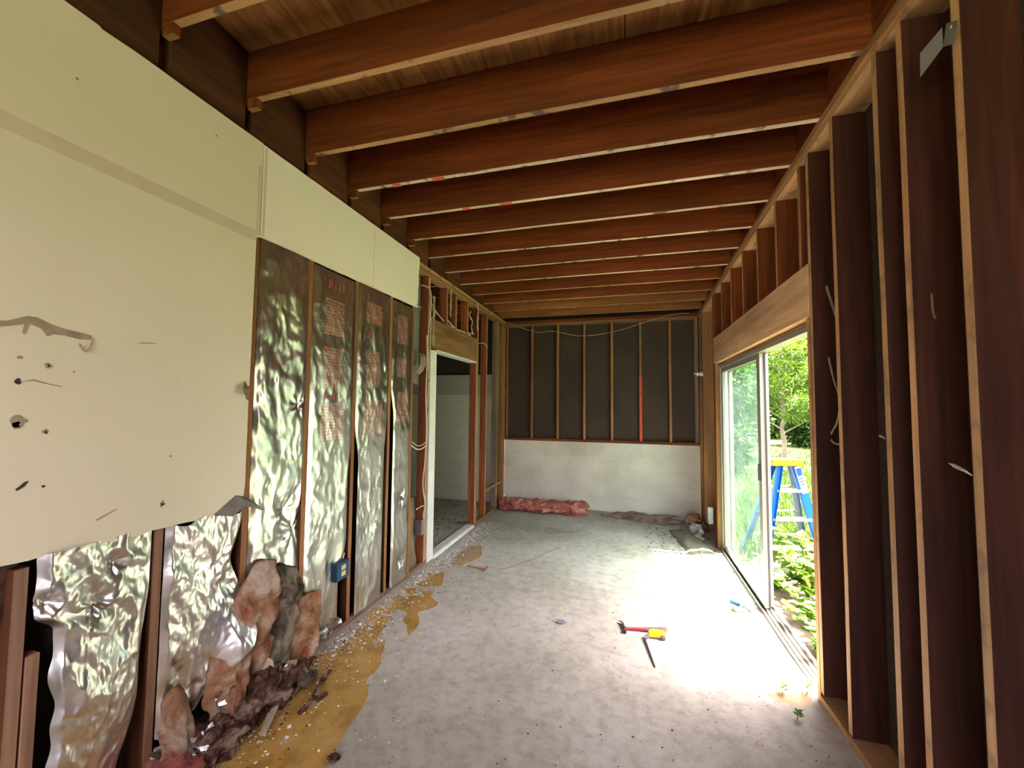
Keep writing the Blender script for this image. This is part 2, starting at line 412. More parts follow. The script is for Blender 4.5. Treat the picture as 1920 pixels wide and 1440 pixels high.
bm = bmesh.new(); addbox(bm, XL + .0, XR + .02, YB, YB + .19, -.1, .995)
tag(link('wall_back', bm, block_white), kind='structure')
bm = bmesh.new(); addbox(bm, XL - LD, XR + RD + .04, YB + .092, YB + .115, .995, 2.95)
addbox(bm, XL - LD, XR + RD + .04, YB + .05, YB + .115, 2.95, 3.2)
tag(link('wall_back', bm, sheath), kind='structure')
OY0, OY1, OZ = 2.65, 5.15, 2.035      # rough opening of the sliding door
bm = bmesh.new()
x0, x1 = XR + RD, XR + RD + .02
addbox(bm, x0, x1, YN, OY0, -.1, 3.3); addbox(bm, x0, x1, OY1, YB + .12, -.1, 3.3); addbox(bm, x0, x1, OY0, OY1, OZ, 3.3)
tag(link('wall_right', bm, sheath), kind='structure')
bm = bmesh.new()
x0, x1 = XR + RD + .0201, XR + RD + .04
addbox(bm, x0, x1, YN, OY0-.0, -.2, 3.3); addbox(bm, x0, x1, OY1, YB + .12, -.2, 3.3); addbox(bm, x0, x1, OY0, OY1, OZ+.0, 3.3)
tag(link('wall_outside', bm, siding), kind='structure')
# the room beyond the left-hand partition
bm = bmesh.new(); addbox(bm, -6.4, XL - LD - .001, YB, YB + .19, -.1, 2.03)
tag(link('wall_back', bm, block_grey), kind='structure')
bm = bmesh.new(); addbox(bm, -6.4, XL - LD - .001, YB + .06, YB + .115, 2.03, 3.2)
tag(link('wall_back', bm, sheath), kind='structure')
bm = bmesh.new(); addbox(bm, -6.5, -6.4, YN, YB + .19, -.1, 3.35)
tag(link('wall_left', bm, greyboard), kind='structure')
bm = bmesh.new(); addbox(bm, -6.4, XL + .35, YN-.05, YN, -.1, 3.35); addbox(bm, XL+.35, XR+RD+.04, YN-.05, YN, 2.75, 3.35); addbox(bm, XR-.25, XR+RD+.04, YN-.05, YN, -.1, 2.75); addbox(bm, XL+.35, XR-.25, YN-.05, YN, -.1, .95)  # unseen end wall, added; its opening is shaped to let daylight in
tag(link('wall_front_added', bm, greyboard), kind='structure')

# ---------------------------------------------------------------- framing members
def member(name, label, cat, group, b, mats, edge, parent=None, warp=.002, seg=None):
    """one timber: b = (x0,x1,y0,y1,z0,z1); mats = [broad face, narrow edge]; edge = axis letters whose faces are the pale edge"""
    x0, x1, y0, y1, z0, z1 = b
    cx, cy = (x0+x1)/2, (y0+y1)/2
    bm = bmesh.new()
    addbox(bm, x0-cx, x1-cx, y0-cy, y1-cy, 0, z1-z0)
    dims = (x1-x0, y1-y0, z1-z0); ax = dims.index(max(dims))
    cuts = max(1, int(dims[ax] / .18))
    lo = [e for e in bm.edges if abs((e.verts[0].co - e.verts[1].co)[ax]) > dims[ax]*.9]
    bmesh.ops.subdivide_edges(bm, edges=lo, cuts=cuts, use_grid_fill=True)
    bm.normal_update()
    for f in bm.faces:
        n = f.normal
        for e in edge.split():
            a = 'xyz'.index(e[1]); s = -1 if e[0] == '-' else 1
            if n[a]*s > .9: f.material_index = 1
    bmesh.ops.bevel(bm, geom=[e for e in bm.edges if len(e.link_faces) == 2 and e.link_faces[0].normal.dot(e.link_faces[1].normal) < .5], offset=.0022, segments=1, affect='EDGES')
    o = rnd.random()*50
    for v in bm.verts:
        t = v.co[ax]
        for k in range(3):
            if k != ax: v.co[k] += warp * noise.noise(Vector((t*1.1+o, k*9.1, o))) + .0006*noise.noise(Vector((t*14+o, k*3.3, o)))
    ob = link(name, bm, mats, parent, (cx, cy, z0))
    if label: tag(ob, label, cat, group)
    return ob
ordn = ['first', 'second', 'third', 'fourth', 'fifth', 'sixth', 'seventh', 'eighth', 'ninth', 'tenth', 'eleventh', 'twelfth', 'thirteenth', 'fourteenth', 'fifteenth']
# roof joists
JG = 'brown roof joists crossing the ceiling'
jl = ['brown roof joist at the top left corner, nearest to the camera',
 'second nearest roof joist, leaving the drywall top near its scuffed corner',
 'third nearest roof joist, with a wide pale underside and black smudges on it',
 'fourth nearest roof joist, orange underside with two bent nails sticking out',
 'fifth nearest roof joist, with a red mark on its white underside near the drywall',
 'sixth nearest roof joist, knotty face and red marks on its white underside',
 'seventh nearest roof joist, reddish face with a thin white underside',
 'eighth nearest roof joist, meeting the left wall at the end of the drywall band',
 'ninth nearest roof joist, the first beyond the drywall band',
 'tenth nearest roof joist, second beyond the drywall band',
 'sixth roof joist counted from the back wall', 'fifth roof joist counted from the back wall',
 'fourth roof joist counted from the back wall, over the left doorway', 'third roof joist counted from the back wall',
 'second roof joist counted from the back wall, bright orange face', 'roof joist nearest the back wall, bright orange face']
wood_xo = wood('orange_fir_x', 'x', (.25, .085, .022), (.40, .16, .048))
jys = [(.40, 3.15), (.79, 3.145), (1.187, 3.128), (1.593, 3.10)] + [(1.999 + .406*k, H(1.999+.406*k)) for k in range(11)]
jl = jl[:4] + jl[4:12] + jl[12:]
labs = ['brown roof joist at the top left corner, in the view only as a dark corner',
 'roof joist nearest the camera, crossing the top left corner of the picture',
 'brown roof joist with a broad pale underside, black smudges on its left part',
 'brown roof joist with an orange underside holding two bent nails',
 'brown roof joist with a white underside and one red mark close to the drywall',
 'knotty brown roof joist with two red marks on its white underside',
 'red-brown roof joist with a thin white underside, just behind the knotty one with red marks']
for k, (y, z) in enumerate(jys):
    far = len(jys) - 1 - k
    if k >= 2:
        li = {2: 1, 3: 2, 4: 3, 5: 4, 6: 5, 7: 6}.get(k)
        lab = labs[li] if li is not None else {0: 'bright orange-brown roof joist nearest the back wall', 1: 'orange-brown roof joist next to the last one before the back wall'}.get(far, 'brown roof joist, %s counted forward from the back wall' % ordn[far])
    else:
        lab = ['brown roof joist almost above the camera, mostly outside the picture', labs[0]][k]
    if k == 0: continue
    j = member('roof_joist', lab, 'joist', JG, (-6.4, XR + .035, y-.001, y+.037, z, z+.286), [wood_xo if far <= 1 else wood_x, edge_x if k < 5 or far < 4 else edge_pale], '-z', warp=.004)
    if k == 4:
        for dx in (-1.02, -.72):
            b2 = bmesh.new(); addtube(b2, [(dx, 0, -.0), (dx-.004, -.006, -.018), (dx-.012, -.02, -.034)], .0022, 6)
            link('nail', b2, darksteel, j)
    if k in (5, 6):
        j0 = -1.55 if k == 5 else -1.2
        for a, w in ((j0, .06), (j0+.3, .09)):
            b2 = bmesh.new(); addbox(b2, a - (-6.4+XR+.035)/2, a+w-(-6.4+XR+.035)/2, -.012, .02, -.0026, -.0012); tag(link('red_mark', b2, red_paint, j), 'red crayon mark')
# blocks standing on the right-hand plate between the joists
BG = 'blocks between joist ends over the right wall'
for k in range(1, len(jys)-1):
    (ya, za), (yb, zb) = jys[k], jys[k+1]
    z0 = min(za, zb) + .003
    member('blocking', 'brown block between joist ends on the right wall plate, %s from the camera end' % ordn[k-1], 'blocking', BG, (XR+.036, XR+.074, ya-.001, yb-.003, z0, z0+.27), [wood_y, edge_y], '-z')
# plates
def sloped(name, label, cat, x0, x1, y0, y1, f0, f1, m, parent=None):
    bm = bmesh.new(); n = 24
    A = [y0 + (y1-y0)*i/n for i in range(n+1)]
    pts = [(y-(y0), f0(y)) for y in A] + [(y-y0, f1(y)) for y in reversed(A)]
    z = f0(y0); pts = [(a, b-z) for a, b in pts]
    addprism(bm, pts, 'x', -(x1-x0)/2, (x1-x0)/2)
    o = link(name, bm, m, parent, ((x0+x1)/2, y0, z)); return tag(o, label, cat) if label else o
sloped('top_plate', 'upper board of the doubled top plate along the right wall', 'plate', XR, XR+RD-.004, YN, YB, lambda y: H(y)-.041 if y > 1.8 else 3.0, lambda y: H(y)-.001 if y > 1.8 else 3.04, wood_mid)
sloped('top_plate', 'lower board of the doubled top plate along the right wall', 'plate', XR+.003, XR+RD-.004, YN, YB, lambda y: (H(y)-.083 if y > 1.8 else 2.95), lambda y: H(y)-.0425 if y > 1.8 else 2.99, edge_y)
member('top_plate', 'upper top plate board on the left wall above the doorway', 'plate', None, (XL-LD, XL, YN, YB+.02, 2.842, 2.88), [wood_mid, edge_y], '+x')
member('top_plate', 'lower top plate board on the left wall above the doorway', 'plate', None, (XL-LD, XL-.003, YN, YB+.02, 2.80, 2.838), [wood_mid, edge_y], '')
member('top_plate', 'upper top plate board over the black panels of the back wall', 'plate', None, (XL+.002, XR-.002, YB+.002, YB+.09, 2.842, 2.88), [wood_x, edge_x], '')
member('top_plate', 'lower top plate board over the black panels of the back wall', 'plate', None, (XL+.002, XR-.002, YB, YB+.09, 2.79, 2.838), [wood('mid_fir_x', 'x', (.2, .1, .045), (.36, .19, .09)), edge_x], '')
member('sill_plate', 'brown sill plate on top of the white half-height wall', 'plate', None, (XL+.002, XR-.002, YB-.004, YB+.09, .996, 1.034), [wood_x, edge_x], '')
member('bottom_plate', 'dusty red-brown bottom plate under the foil bays of the left wall', 'plate', None, (XL-LD, XL-.002, .2, 3.70, .001, .039), [wood('dusty_plate', 'y', (.2, .09, .06), (.42, .27, .2), stain=.4), edge_y], '')
member('bottom_plate', 'bottom plate on the left wall between the doorway and the back corner', 'plate', None, (XL-LD, XL-.002, 4.95, YB-.01, .001, .039), [wood_mid, edge_y], '')
sloped('bottom_plate', 'pale bottom plate on the right wall in front of the sliding door', 'plate', XR, XR+RD, YN, OY0-.042, lambda y: fz(XR+.05, y)+.001, lambda y: fz(XR+.05, y)+.039, edge_y)
# back wall studs
BS = 'studs of the back wall in front of black panels'
bl = ['at the left end of the black panels', 'standing first right of the left corner', 'second from the left corner', 'third from the left corner',
      'in the middle of the black panels', 'with green and red paint on it', 'rightmost before the grey corner strip']
bx = [-1.84] + [XL + .4365 + .406*i for i in range(6)]
for k, x in enumerate(bx):
    s = member('wall_stud', 'upright stud on the back half wall, ' + bl[k], 'stud', BS, (x-.019, x+.019, YB+.001, YB+.09, 1.0345, 2.789), [wood_z, wood_midz], '-y')
    if k == 5:
        for (z0, z1, m_, nm) in ((1.50, 1.63, green_paint, 'green_paint'), (0.0, .95, red_paint, 'red_paint')):
            b2 = bmesh.new(); addbox(b2, -.0185, .0185, -.0475, -.0462, z0, z1); tag(link(nm, b2, m_, s), nm.replace('_', ' ') + ' on the stud edge')
member('corner_strip', 'grey weathered strip at the right end of the black panels', 'board', None, (XR-.055, XR-.004, YB+.0, YB+.03, 1.036, 2.789), [wood_grey, wood_grey], '')
# right wall studs
RS = 'studs of the right wall'
rl = [(1.495, 'bare right-wall stud nearest the camera, with the metal strap near its top'),
      (1.757, 'right-wall stud second nearest the camera, a clean pale edge between two dark bays'),
      (1.912, 'right-wall stud third nearest the camera, pale splinter crossing its left side'),
      (2.282, 'right-wall stud with the loose cable hanging beside it'),
      (2.565, 'full-height stud touching the near end of the door header'),]
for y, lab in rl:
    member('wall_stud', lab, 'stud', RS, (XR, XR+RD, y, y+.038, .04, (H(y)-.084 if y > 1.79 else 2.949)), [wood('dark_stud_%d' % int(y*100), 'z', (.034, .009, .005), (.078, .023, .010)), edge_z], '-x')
member('wall_stud', 'short trimmer stud carrying the near end of the door header', 'stud', RS, (XR, XR+RD, 2.606, 2.644, fz(XR, 2.6)+.002, 2.034), [wood_z, edge_z], '-x')
member('wall_stud', 'orange trimmer stud carrying the far end of the door header', 'stud', RS, (XR, XR+RD, 5.155, 5.193, fz(XR, 5.2)+.002, 2.034), [wood_midz, wood_z], '-x')
for y, lab in ((5.195, 'full-height stud just behind the far end of the door header'), (5.95, 'orange-brown stud standing in the far right corner, with the white insulator'), (6.20, 'dark stud closing the far right corner')):
    member('wall_stud', lab, 'stud', RS, (XR, XR+RD, y, y+.038, fz(XR, y)+.002, H(y)-.084), [wood_midz if y > 5.3 else wood_z, wood_z], '-x')
for k, y in enumerate((2.69, 3.08, 3.49, 3.92, 4.33, 4.75, 5.12)):
    member('cripple_stud', 'short stud above the door header, %s from the near end' % ordn[k], 'stud', 'short studs above the sliding door header', (XR+.002, XR+RD, y, y+.038, 2.336 if y < 5.1 else 2.336, H(y)-.084), [wood_z, edge_z], '-x')
hb = member('door_header', 'wide rough-sawn header beam over the sliding glass door', 'beam', None, (XR-.004, XR+.09, 2.606, 5.194, 2.036, 2.334), [wood('header_fir', 'y', (.54, .32, .185), (.74, .48, .30), knots=.2), edge_y], '-z')
member('door_shim', 'pale trim strip under the header of the sliding door', 'trim', None, (XR+.035, XR+.06, 2.65, 5.15, 2.014, 2.034), [wood_mid, edge_y], '')
# left wall studs
LS = 'studs of the left wall'
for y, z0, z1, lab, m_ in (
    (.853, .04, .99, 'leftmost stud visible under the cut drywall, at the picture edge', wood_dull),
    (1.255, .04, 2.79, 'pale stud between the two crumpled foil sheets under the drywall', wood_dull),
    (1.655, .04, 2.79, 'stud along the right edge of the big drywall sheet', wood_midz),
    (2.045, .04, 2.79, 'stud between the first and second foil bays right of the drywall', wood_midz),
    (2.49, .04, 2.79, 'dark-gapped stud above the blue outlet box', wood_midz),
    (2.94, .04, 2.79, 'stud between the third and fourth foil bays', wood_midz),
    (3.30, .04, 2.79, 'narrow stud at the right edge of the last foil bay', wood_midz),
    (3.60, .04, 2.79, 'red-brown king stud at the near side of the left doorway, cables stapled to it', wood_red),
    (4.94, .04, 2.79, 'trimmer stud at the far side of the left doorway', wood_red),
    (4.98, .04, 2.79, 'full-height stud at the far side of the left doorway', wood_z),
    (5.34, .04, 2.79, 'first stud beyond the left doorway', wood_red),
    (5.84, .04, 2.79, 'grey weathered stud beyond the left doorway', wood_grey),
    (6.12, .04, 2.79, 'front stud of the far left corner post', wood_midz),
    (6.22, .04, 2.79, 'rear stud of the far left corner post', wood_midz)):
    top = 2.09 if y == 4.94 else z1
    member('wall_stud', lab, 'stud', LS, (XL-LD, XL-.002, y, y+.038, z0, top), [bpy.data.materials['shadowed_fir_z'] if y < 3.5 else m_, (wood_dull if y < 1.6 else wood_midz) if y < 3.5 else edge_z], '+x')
st = member('stud_scrap', 'broken lower piece of stud leaning at the far left of the wall', 'board', None, (XL-.055, XL+.0, .896, .930, .01, .70), [wood_dull, wood_dull], '')
for k, y in enumerate((4.02, 4.27, 4.62)):
    member('cripple_stud', ['short stud above the left doorway, nearest of three', 'short stud above the left doorway, middle of three', 'short stud above the left doorway, farthest of three'][k], 'stud', 'short studs above the left doorway', (XL-LD, XL-.002, y, y+.038, 2.392, 2.79), [wood_red, wood_midz], '+x')
member('door_header', 'short brown header beam over the left doorway', 'beam', None, (XL-LD+.002, XL+.004, 3.64, 4.978, 2.095, 2.39), [wood('header_left', 'y', (.24, .12, .045), (.40, .22, .10), knots=.3), edge_y], '')
member('brace', 'pale brace nailed between studs near the far left corner', 'board', None, (XL-.05, XL-.012, 5.38, 6.12, .34, .378), [wood_mid, edge_y], '+x')
# white jamb lining of the left doorway
bm = bmesh.new(); addbox(bm, XL-LD-.01, XL+.006, 3.66, 3.79, .012, 2.075); addbox(bm, XL-LD-.01, XL+.006, 3.79, 4.936, 2.075, 2.092)
jo = link('door_frame', bm, whitep, None); tag(jo, 'white painted lining on the near side and head of the left doorway', 'door frame')
bm = bmesh.new(); addprism(bm, [(XL-.10, .001), (XL+.01, .001), (XL+.01, .016), (XL-.01, .028), (XL-.10, .028)], 'y', 3.80, 4.93)
tag(link('threshold', bm, whitep), 'dusty white sill board across the left doorway floor', 'threshold')
tag(sloped('wall_left', None, None, XL-.078, XL-.062, YN, YB-.02, lambda y: 2.882, lambda y: max(2.885, (H(y) if y > 1.8 else 3.09)-.003), wood_y), kind='structure')
# shims under the joist ends over the left plate
for k, y in enumerate((1.187, 1.593, 1.999, 2.405, 2.811, 3.217)):
    z = dict((round(a, 3), b) for a, b in jys)[round(y, 3)]
    member('joist_block', 'wooden block under a joist end on the left wall, %s from the camera' % ordn[k], 'block', 'blocks under joist ends on the left wall', (XL-.02, XL+.045, y+.002, y+.034, z-.05, z-.001), [wood_z, wood_midz], '-z')
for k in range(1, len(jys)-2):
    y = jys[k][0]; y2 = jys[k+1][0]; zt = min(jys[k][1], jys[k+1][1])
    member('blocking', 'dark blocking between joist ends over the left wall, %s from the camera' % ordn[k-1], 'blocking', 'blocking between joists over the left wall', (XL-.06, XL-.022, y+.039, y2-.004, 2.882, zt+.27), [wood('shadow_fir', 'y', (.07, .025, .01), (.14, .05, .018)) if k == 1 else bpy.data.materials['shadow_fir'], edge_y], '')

# ---------------------------------------------------------------- drywall
def ragged(p0, p1, n, amp, o=0):
    out = []
    for i in range(n):
        t = i/n; a = noise.noise(Vector((i*.9+o, o, 0)))*amp if i else 0
        d = Vector((p1[0]-p0[0], p1[1]-p0[1])); nn = Vector((-d.y, d.x)).normalized() if d.length else Vector((0,1))
        out.append((p0[0]+d.x*t+nn.x*a, p0[1]+d.y*t+nn.y*a))
    return out
def panel(name, label, outline, m, cat='drywall', thick=.0127, x=XL):
    bm = bmesh.new(); fs = addprism(bm, outline, 'x', x, x+thick)
    for f in fs[2:]: f.material_index = 1
    bmesh.ops.triangulate(bm, faces=fs[:2])
    o = link(name, bm, [m, gyps]); return tag(o, label, cat)
low = (ragged((1.655, 2.388), (1.652, 1.62), 5, .002) + [(1.652, 1.62), (1.628, 1.60), (1.632, 1.555), (1.65, 1.54)] + ragged((1.65, 1.54), (1.652, 1.03), 6, .003, 3)
       + [(1.64, 1.01), (1.61, 1.0)] + ragged((1.60, .995), (1.2, 1.008), 12, .008, 5) + ragged((1.2, 1.0), (.80, 1.018), 10, .010, 9) + ragged((.8, 1.02), (-1.5, 1.0), 10, .01, 1) + [(-1.5, 2.388)])
dw = panel('drywall_sheet', 'large cream drywall sheet on the left wall with its lower part cut away', low, drywall)
up = [(-1.5, 2.392), (1.655, 2.392)] + [(1.655, 2.392), (1.674, 2.40), (1.674, 2.66)] + ragged((1.674, 2.66), (1.675, 2.905), 4, .001) + ragged((1.675, 2.908), (1.0, 2.905), 8, .003, 4) + [(.975, 2.899), (.965, 2.905)] + ragged((.95, 2.905), (-1.5, 2.905), 9, .002, 6)
panel('drywall_sheet', 'cream drywall strip above the tape joint, under the near roof joists', up[:1] + up[2:], drywall)
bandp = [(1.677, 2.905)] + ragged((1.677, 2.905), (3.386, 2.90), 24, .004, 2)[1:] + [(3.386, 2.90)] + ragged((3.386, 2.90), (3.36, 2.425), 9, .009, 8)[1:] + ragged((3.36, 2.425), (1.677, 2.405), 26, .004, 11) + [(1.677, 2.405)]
panel('drywall_sheet', 'narrow bright cream drywall band above the foil bays', bandp, drywall_lit)
bm = bmesh.new(); addbox(bm, XL+.0129, XL+.0142, -1.5, 1.652, 2.37, 2.425)
tag(link('joint_tape', bm, tape), 'long taped seam running level across the cream drywall', 'tape')
bm = bmesh.new(); addbox(bm, XL+.0129, XL+.0142, 1.650, 1.672, 2.41, 2.78); addbox(bm, XL+.0129, XL+.0140, 1.6865, 1.70, 2.41, 2.895)
tag(link('joint_tape', bm, tape), 'upright taped seam beside the corner of the foil bays', 'tape')
bm = bmesh.new(); addbox(bm, XL+.0129, XL+.0138, 2.675, 2.679, 2.42, 2.90)
tag(link('nail_line', bm, tape, dw), 'faint joint line')
def blob(name, pts, m, parent, x=XL+.0131, th=.0012, label=None):
    bm = bmesh.new(); fs = addprism(bm, pts, 'x', x, x+th); bmesh.ops.triangulate(bm, faces=fs[:2]); o = link(name, bm, m, parent)
    if label: tag(o, label)
    return o
# torn strip, gouges and holes in the big sheet
blob('paper_tear', [(.70,1.765),(.79,1.775),(.835,1.80),(.86,1.80),(.89,1.785),(.93,1.775),(1.0,1.765),(1.005,1.75),(.97,1.745),(.93,1.752),(.90,1.752),(.885,1.742),(.87,1.765),(.84,1.775),(.833,1.74),(.826,1.742),(.83,1.773),(.78,1.755),(.70,1.752)], paper, dw, label='brown torn strip')
bm = bmesh.new(); addtube(bm, smoothpath([(XL+.016, 1.0, 1.758), (XL+.018, 1.0, 1.735), (XL+.02, .985, 1.705), (XL+.018, .972, 1.715), (XL+.015, .968, 1.73)]), .0022, 6)
link('paper_curl', bm, paper, dw)
def splat(name, y, z, r, m, seed, el=1.0, rot=0.0):
    pts = []
    for k in range(14):
        a = 2*math.pi*k/14; rr = r*(.7+.6*noise.noise(Vector((math.cos(a)*1.5+seed, math.sin(a)*1.5, seed))) + .25*rnd.random())
        p = (rr*math.cos(a)*el, rr*math.sin(a)); pts.append((y+p[0]*math.cos(rot)-p[1]*math.sin(rot), z+p[0]*math.sin(rot)+p[1]*math.cos(rot)))
    return blob(name, pts, m, dw)
splat('gouge', .825, 1.588, .010, hole_m, 1); splat('gouge', .892, 1.645, .011, paper, 2); splat('gouge', .894, 1.645, .004, hole_m, 3)
splat('gouge', .828, 1.452, .010, flat('grey_gouge', (.14, .11, .09), .95), 4, 1.4); splat('gouge', .831, 1.46, .02, paper, 5, 1.2); splat('gouge', .898, 1.425, .009, paper, 6); splat('gouge', .8985, 1.424, .004, hole_m, 7)
splat('gouge', .85, 1.255, .006, hole_m, 8, 3.5, .8); splat('gouge', .902, 1.246, .005, hole_m, 9)
splat('gouge', 1.269, 1.105, .012, paper, 10); splat('gouge', 1.269, 1.105, .005, hole_m, 11)
splat('gouge', .825, 1.665, .006, paper, 12, 1.6); splat('gouge', .96, 1.63, .004, paper, 13); splat('gouge', .915, 2.66, .006, paper, 14); splat('gouge', 1.418, 2.785, .006, paper, 15, .7)
splat('gouge', 1.30, 1.62, .006, gyps, 16, .5); splat('gouge', 1.29, 1.30, .005, paper, 17)
blob('scratch', [(.83,1.587),(.86,1.597),(.90,1.585),(.93,1.578),(.93,1.575),(.90,1.581),(.86,1.592)], paper, dw)
blob('scratch', [(1.05, 1.10), (1.11, 1.125), (1.11, 1.121), (1.05, 1.095)], paper, dw)
blob('scratch', [(1.14, 1.755), (1.17, 1.765), (1.21, 1.768), (1.21, 1.765), (1.17, 1.761)], paper, dw)
# folded flap at the lower right corner and the paper tab above it
bm = bmesh.new()
vs = [bm.verts.new(p) for p in ((XL+.015,1.49,1.005),(XL+.015,1.60,1.075),(XL+.055,1.625,1.02),(XL+.05,1.56,.985),(XL+.09,1.685,1.0),(XL+.02,1.66,1.055),(XL+.1,1.69,.985))]
for f in ((0,1,2,3),(1,5,4,2),(2,4,6,)): bm.faces.new([vs[i] for i in f])
bmesh.ops.solidify(bm, geom=bm.faces[:], thickness=.005)
tag(link('folded_flap', bm, flat('grey_board_flap', (.33, .31, .26), .85, nscale=20, namt=.2), dw), 'grey folded flap of broken board')
bm = bmesh.new()
vs = [bm.verts.new(p) for p in ((XL+.014,1.625,1.64),(XL+.04,1.59,1.60),(XL+.055,1.60,1.545),(XL+.03,1.635,1.56),(XL+.014,1.65,1.60))]
bm.faces.new(vs); bmesh.ops.solidify(bm, geom=bm.faces[:], thickness=.003)
tag(link('paper_tab', bm, paper, dw), 'brown torn paper tab')
# backing board with torn edge seen beyond the last foil bay
bm = bmesh.new(); fs = addprism(bm, [(3.26, 2.795), (3.60, 2.795), (3.60, 1.72)] + ragged((3.60, 1.72), (3.26, 1.80), 8, .03, 3), 'x', XL-LD-.013, XL-LD-.001)
bmesh.ops.triangulate(bm, faces=fs[:2])
bb = tag(link('backing_board', bm, [greyboard]), 'grey board behind the studs left of the doorway, broken off halfway', 'board')
bm = bmesh.new()
pth = [(3.40, 2.02), (3.47, 2.03), (3.52, 1.99), (3.53, 1.93), (3.50, 1.87), (3.45, 1.83)]
A = [bm.verts.new((XL-.02, y-.03, z+.0)) for y, z in pth]; B = [bm.verts.new((XL+.04-.01*i, y+.02, z-.02)) for i, (y, z) in enumerate(pth)]
for i in range(len(pth)-1): bm.faces.new((A[i], A[i+1], B[i+1], B[i]))
bmesh.ops.solidify(bm, geom=bm.faces[:], thickness=.003)
tag(link('kraft_curl', bm, kraft, bb, smooth=True), 'tan paper curling out')
# standing torn kraft sheet near the floor beside the doorway
bm = bmesh.new(); n = 14
A = []; B = []
for i in range(n+1):
    z = .04 + .60*i/n
    y0 = 3.345 + .015*noise.noise(Vector((i*.5, 1, 0))); y1 = 3.56 - .11*max(0, (i-9)/5)**2 + .012*noise.noise(Vector((i*.7, 5, 0)))
    row = [bm.verts.new((XL-.05+.03*math.sin(t*3.0+i*.25)+.012*noise.noise(Vector((t*3, i*.4, 2))), y0+(y1-y0)*t, z+.04*t*(1 if i > 11 else 0))) for t in (0, .25, .5, .75, 1)]
    A.append(row)
for i in range(n):
    for k in range(4): bm.faces.new((A[i][k], A[i][k+1], A[i+1][k+1], A[i+1][k]))
bmesh.ops.solidify(bm, geom=bm.faces[:], thickness=.003)
tag(link('kraft_sheet', bm, kraft, smooth=True), 'torn tan paper sheet standing on the floor plate left of the doorway stud', 'paper')

# ---------------------------------------------------------------- foil faced insulation
def foil_sheet(name, label, y0, y1, z0, z1, mats, seed, amp=.010, fine=.0022, x=XL-.004, yl=None, yr=None, zb=None, zt=None, pinches=(), sag=None, ny=64, nz=None, prints=(), group=None, fr=(5, 9, 17, 31)):
    """a foil facing: a finely displaced sheet with creases; thickness from solidify"""
    nz = nz or int((z1-z0)/.0085)
    bm = bmesh.new(); V = []
    for j in range(nz+1):
        z = z0 + (z1-z0)*j/nz; row = []
        a = yl(z) if yl else y0; b = yr(z) if yr else y1
        for i in range(ny+1):
            t = i/ny; y = a + (b-a)*t; zz = z
            if zb: zz = max(zz, zb(y))
            if zt: zz = min(zz, zt(y))
            e = min(1, .15 + min(t, 1-t)*12)
            w = noise.ridged_multi_fractal(Vector((y*5+seed, zz*2.6-seed, seed)), 1.0, 2.1, 3, 1.0, 2.0)
            wx = y + .05*noise.noise(Vector((y*4, zz*4, seed+9))); wz = zz + .06*noise.noise(Vector((y*3, zz*3, seed+5)))
            cre = sum((1-2.2*abs(noise.noise(Vector((wx*f_q+seed, wz*f_q*.62-seed, f_q))))) / f_q for f_q in fr)
            d = amp*e*(w-1.1)*.18 + amp*2.2*e*cre + amp*1.0*e*noise.noise(Vector((y*2.3+seed, zz*1.2, seed))) + fine*.4*noise.noise(Vector((y*26+seed, zz*19, 3)))
            d += amp*.35*e*abs(noise.noise(Vector((y*9+zz*7+seed, zz*5-y*4, 7))))
            for (py, pz, pr, ps) in pinches:
                dy, dz = y-py, zz-pz; rr = math.hypot(dy, dz)
                if rr < pr:
                    an = math.atan2(dz, dy); q = 1-rr/pr
                    d += ps*q*q*(-.8 + 1.3*noise.noise(Vector((math.cos(an)*2.4, math.sin(an)*2.4, seed+py)))*(rr/pr)*2)
            if sag: d += sag(y, zz)
            row.append(bm.verts.new((x+d, y, zz)))
        V.append(row)
    for j in range(nz):
        for i in range(ny):
            f = bm.faces.new((V[j][i], V[j][i+1], V[j+1][i+1], V[j+1][i])); f.smooth = True
            c = f.calc_center_median(); 
            for (pa, pb, pc, pd, mi) in prints:
                if pa < c.y < pb and pc < c.z < pd: f.material_index = mi
    bmesh.ops.dissolve_degenerate(bm, dist=1e-5, edges=bm.edges[:])
    root = empty(name, (XL, (y0+y1)/2, z0))
    if label: tag(root, label, 'insulation', group)
    o = link('foil_facing', bm, mats, root, (-XL, -(y0+y1)/2, -z0))
    return root
def text_part(root, txt, y, z, size, m, x=XL+.002):
    """printed marks, one mesh per character"""
    adv = 0
    for ch in txt:
        cu = bpy.data.curves.new('t', 'FONT'); cu.body = ch; cu.size = size; cu.extrude = .0004
        tmp = bpy.data.objects.new('t', cu); C.objects.link(tmp); dg = bpy.context.evaluated_depsgraph_get()
        me = bpy.data.meshes.new_from_object(tmp.evaluated_get(dg)); bpy.data.objects.remove(tmp)
        me.transform(Matrix(((0, 0, 1, 0), (1, 0, 0, 0), (0, 1, 0, 0), (0, 0, 0, 1))))
        me.materials.clear(); me.materials.append(m)
        o = bpy.data.objects.new('printed_letter', me); C.objects.link(o); o.parent = root; o.location = Vector((x, y+adv, z)) - root.location
        adv += size*{'R': .68, '-': .36, '1': .45}[ch]
FM = [foil, foil_red, foil_ink]
FG = 'foil faced insulation batts in the left wall'
f1 = foil_sheet('insulation_batt', 'wide foil insulation bay directly right of the drywall, star-shaped pinch in its lower half', 1.694, 2.044, .18, 2.40, FM, 3.1, amp=.016, fine=.003,
   pinches=[(2.0, .80, .34, .035), (1.93, .93, .12, .02), (2.0, 1.52, .10, .03)], zb=lambda y: .20+.30*max(0, (1.85-y)/.2)+.14*noise.noise(Vector((y*9, 1, 1))), group=FG)
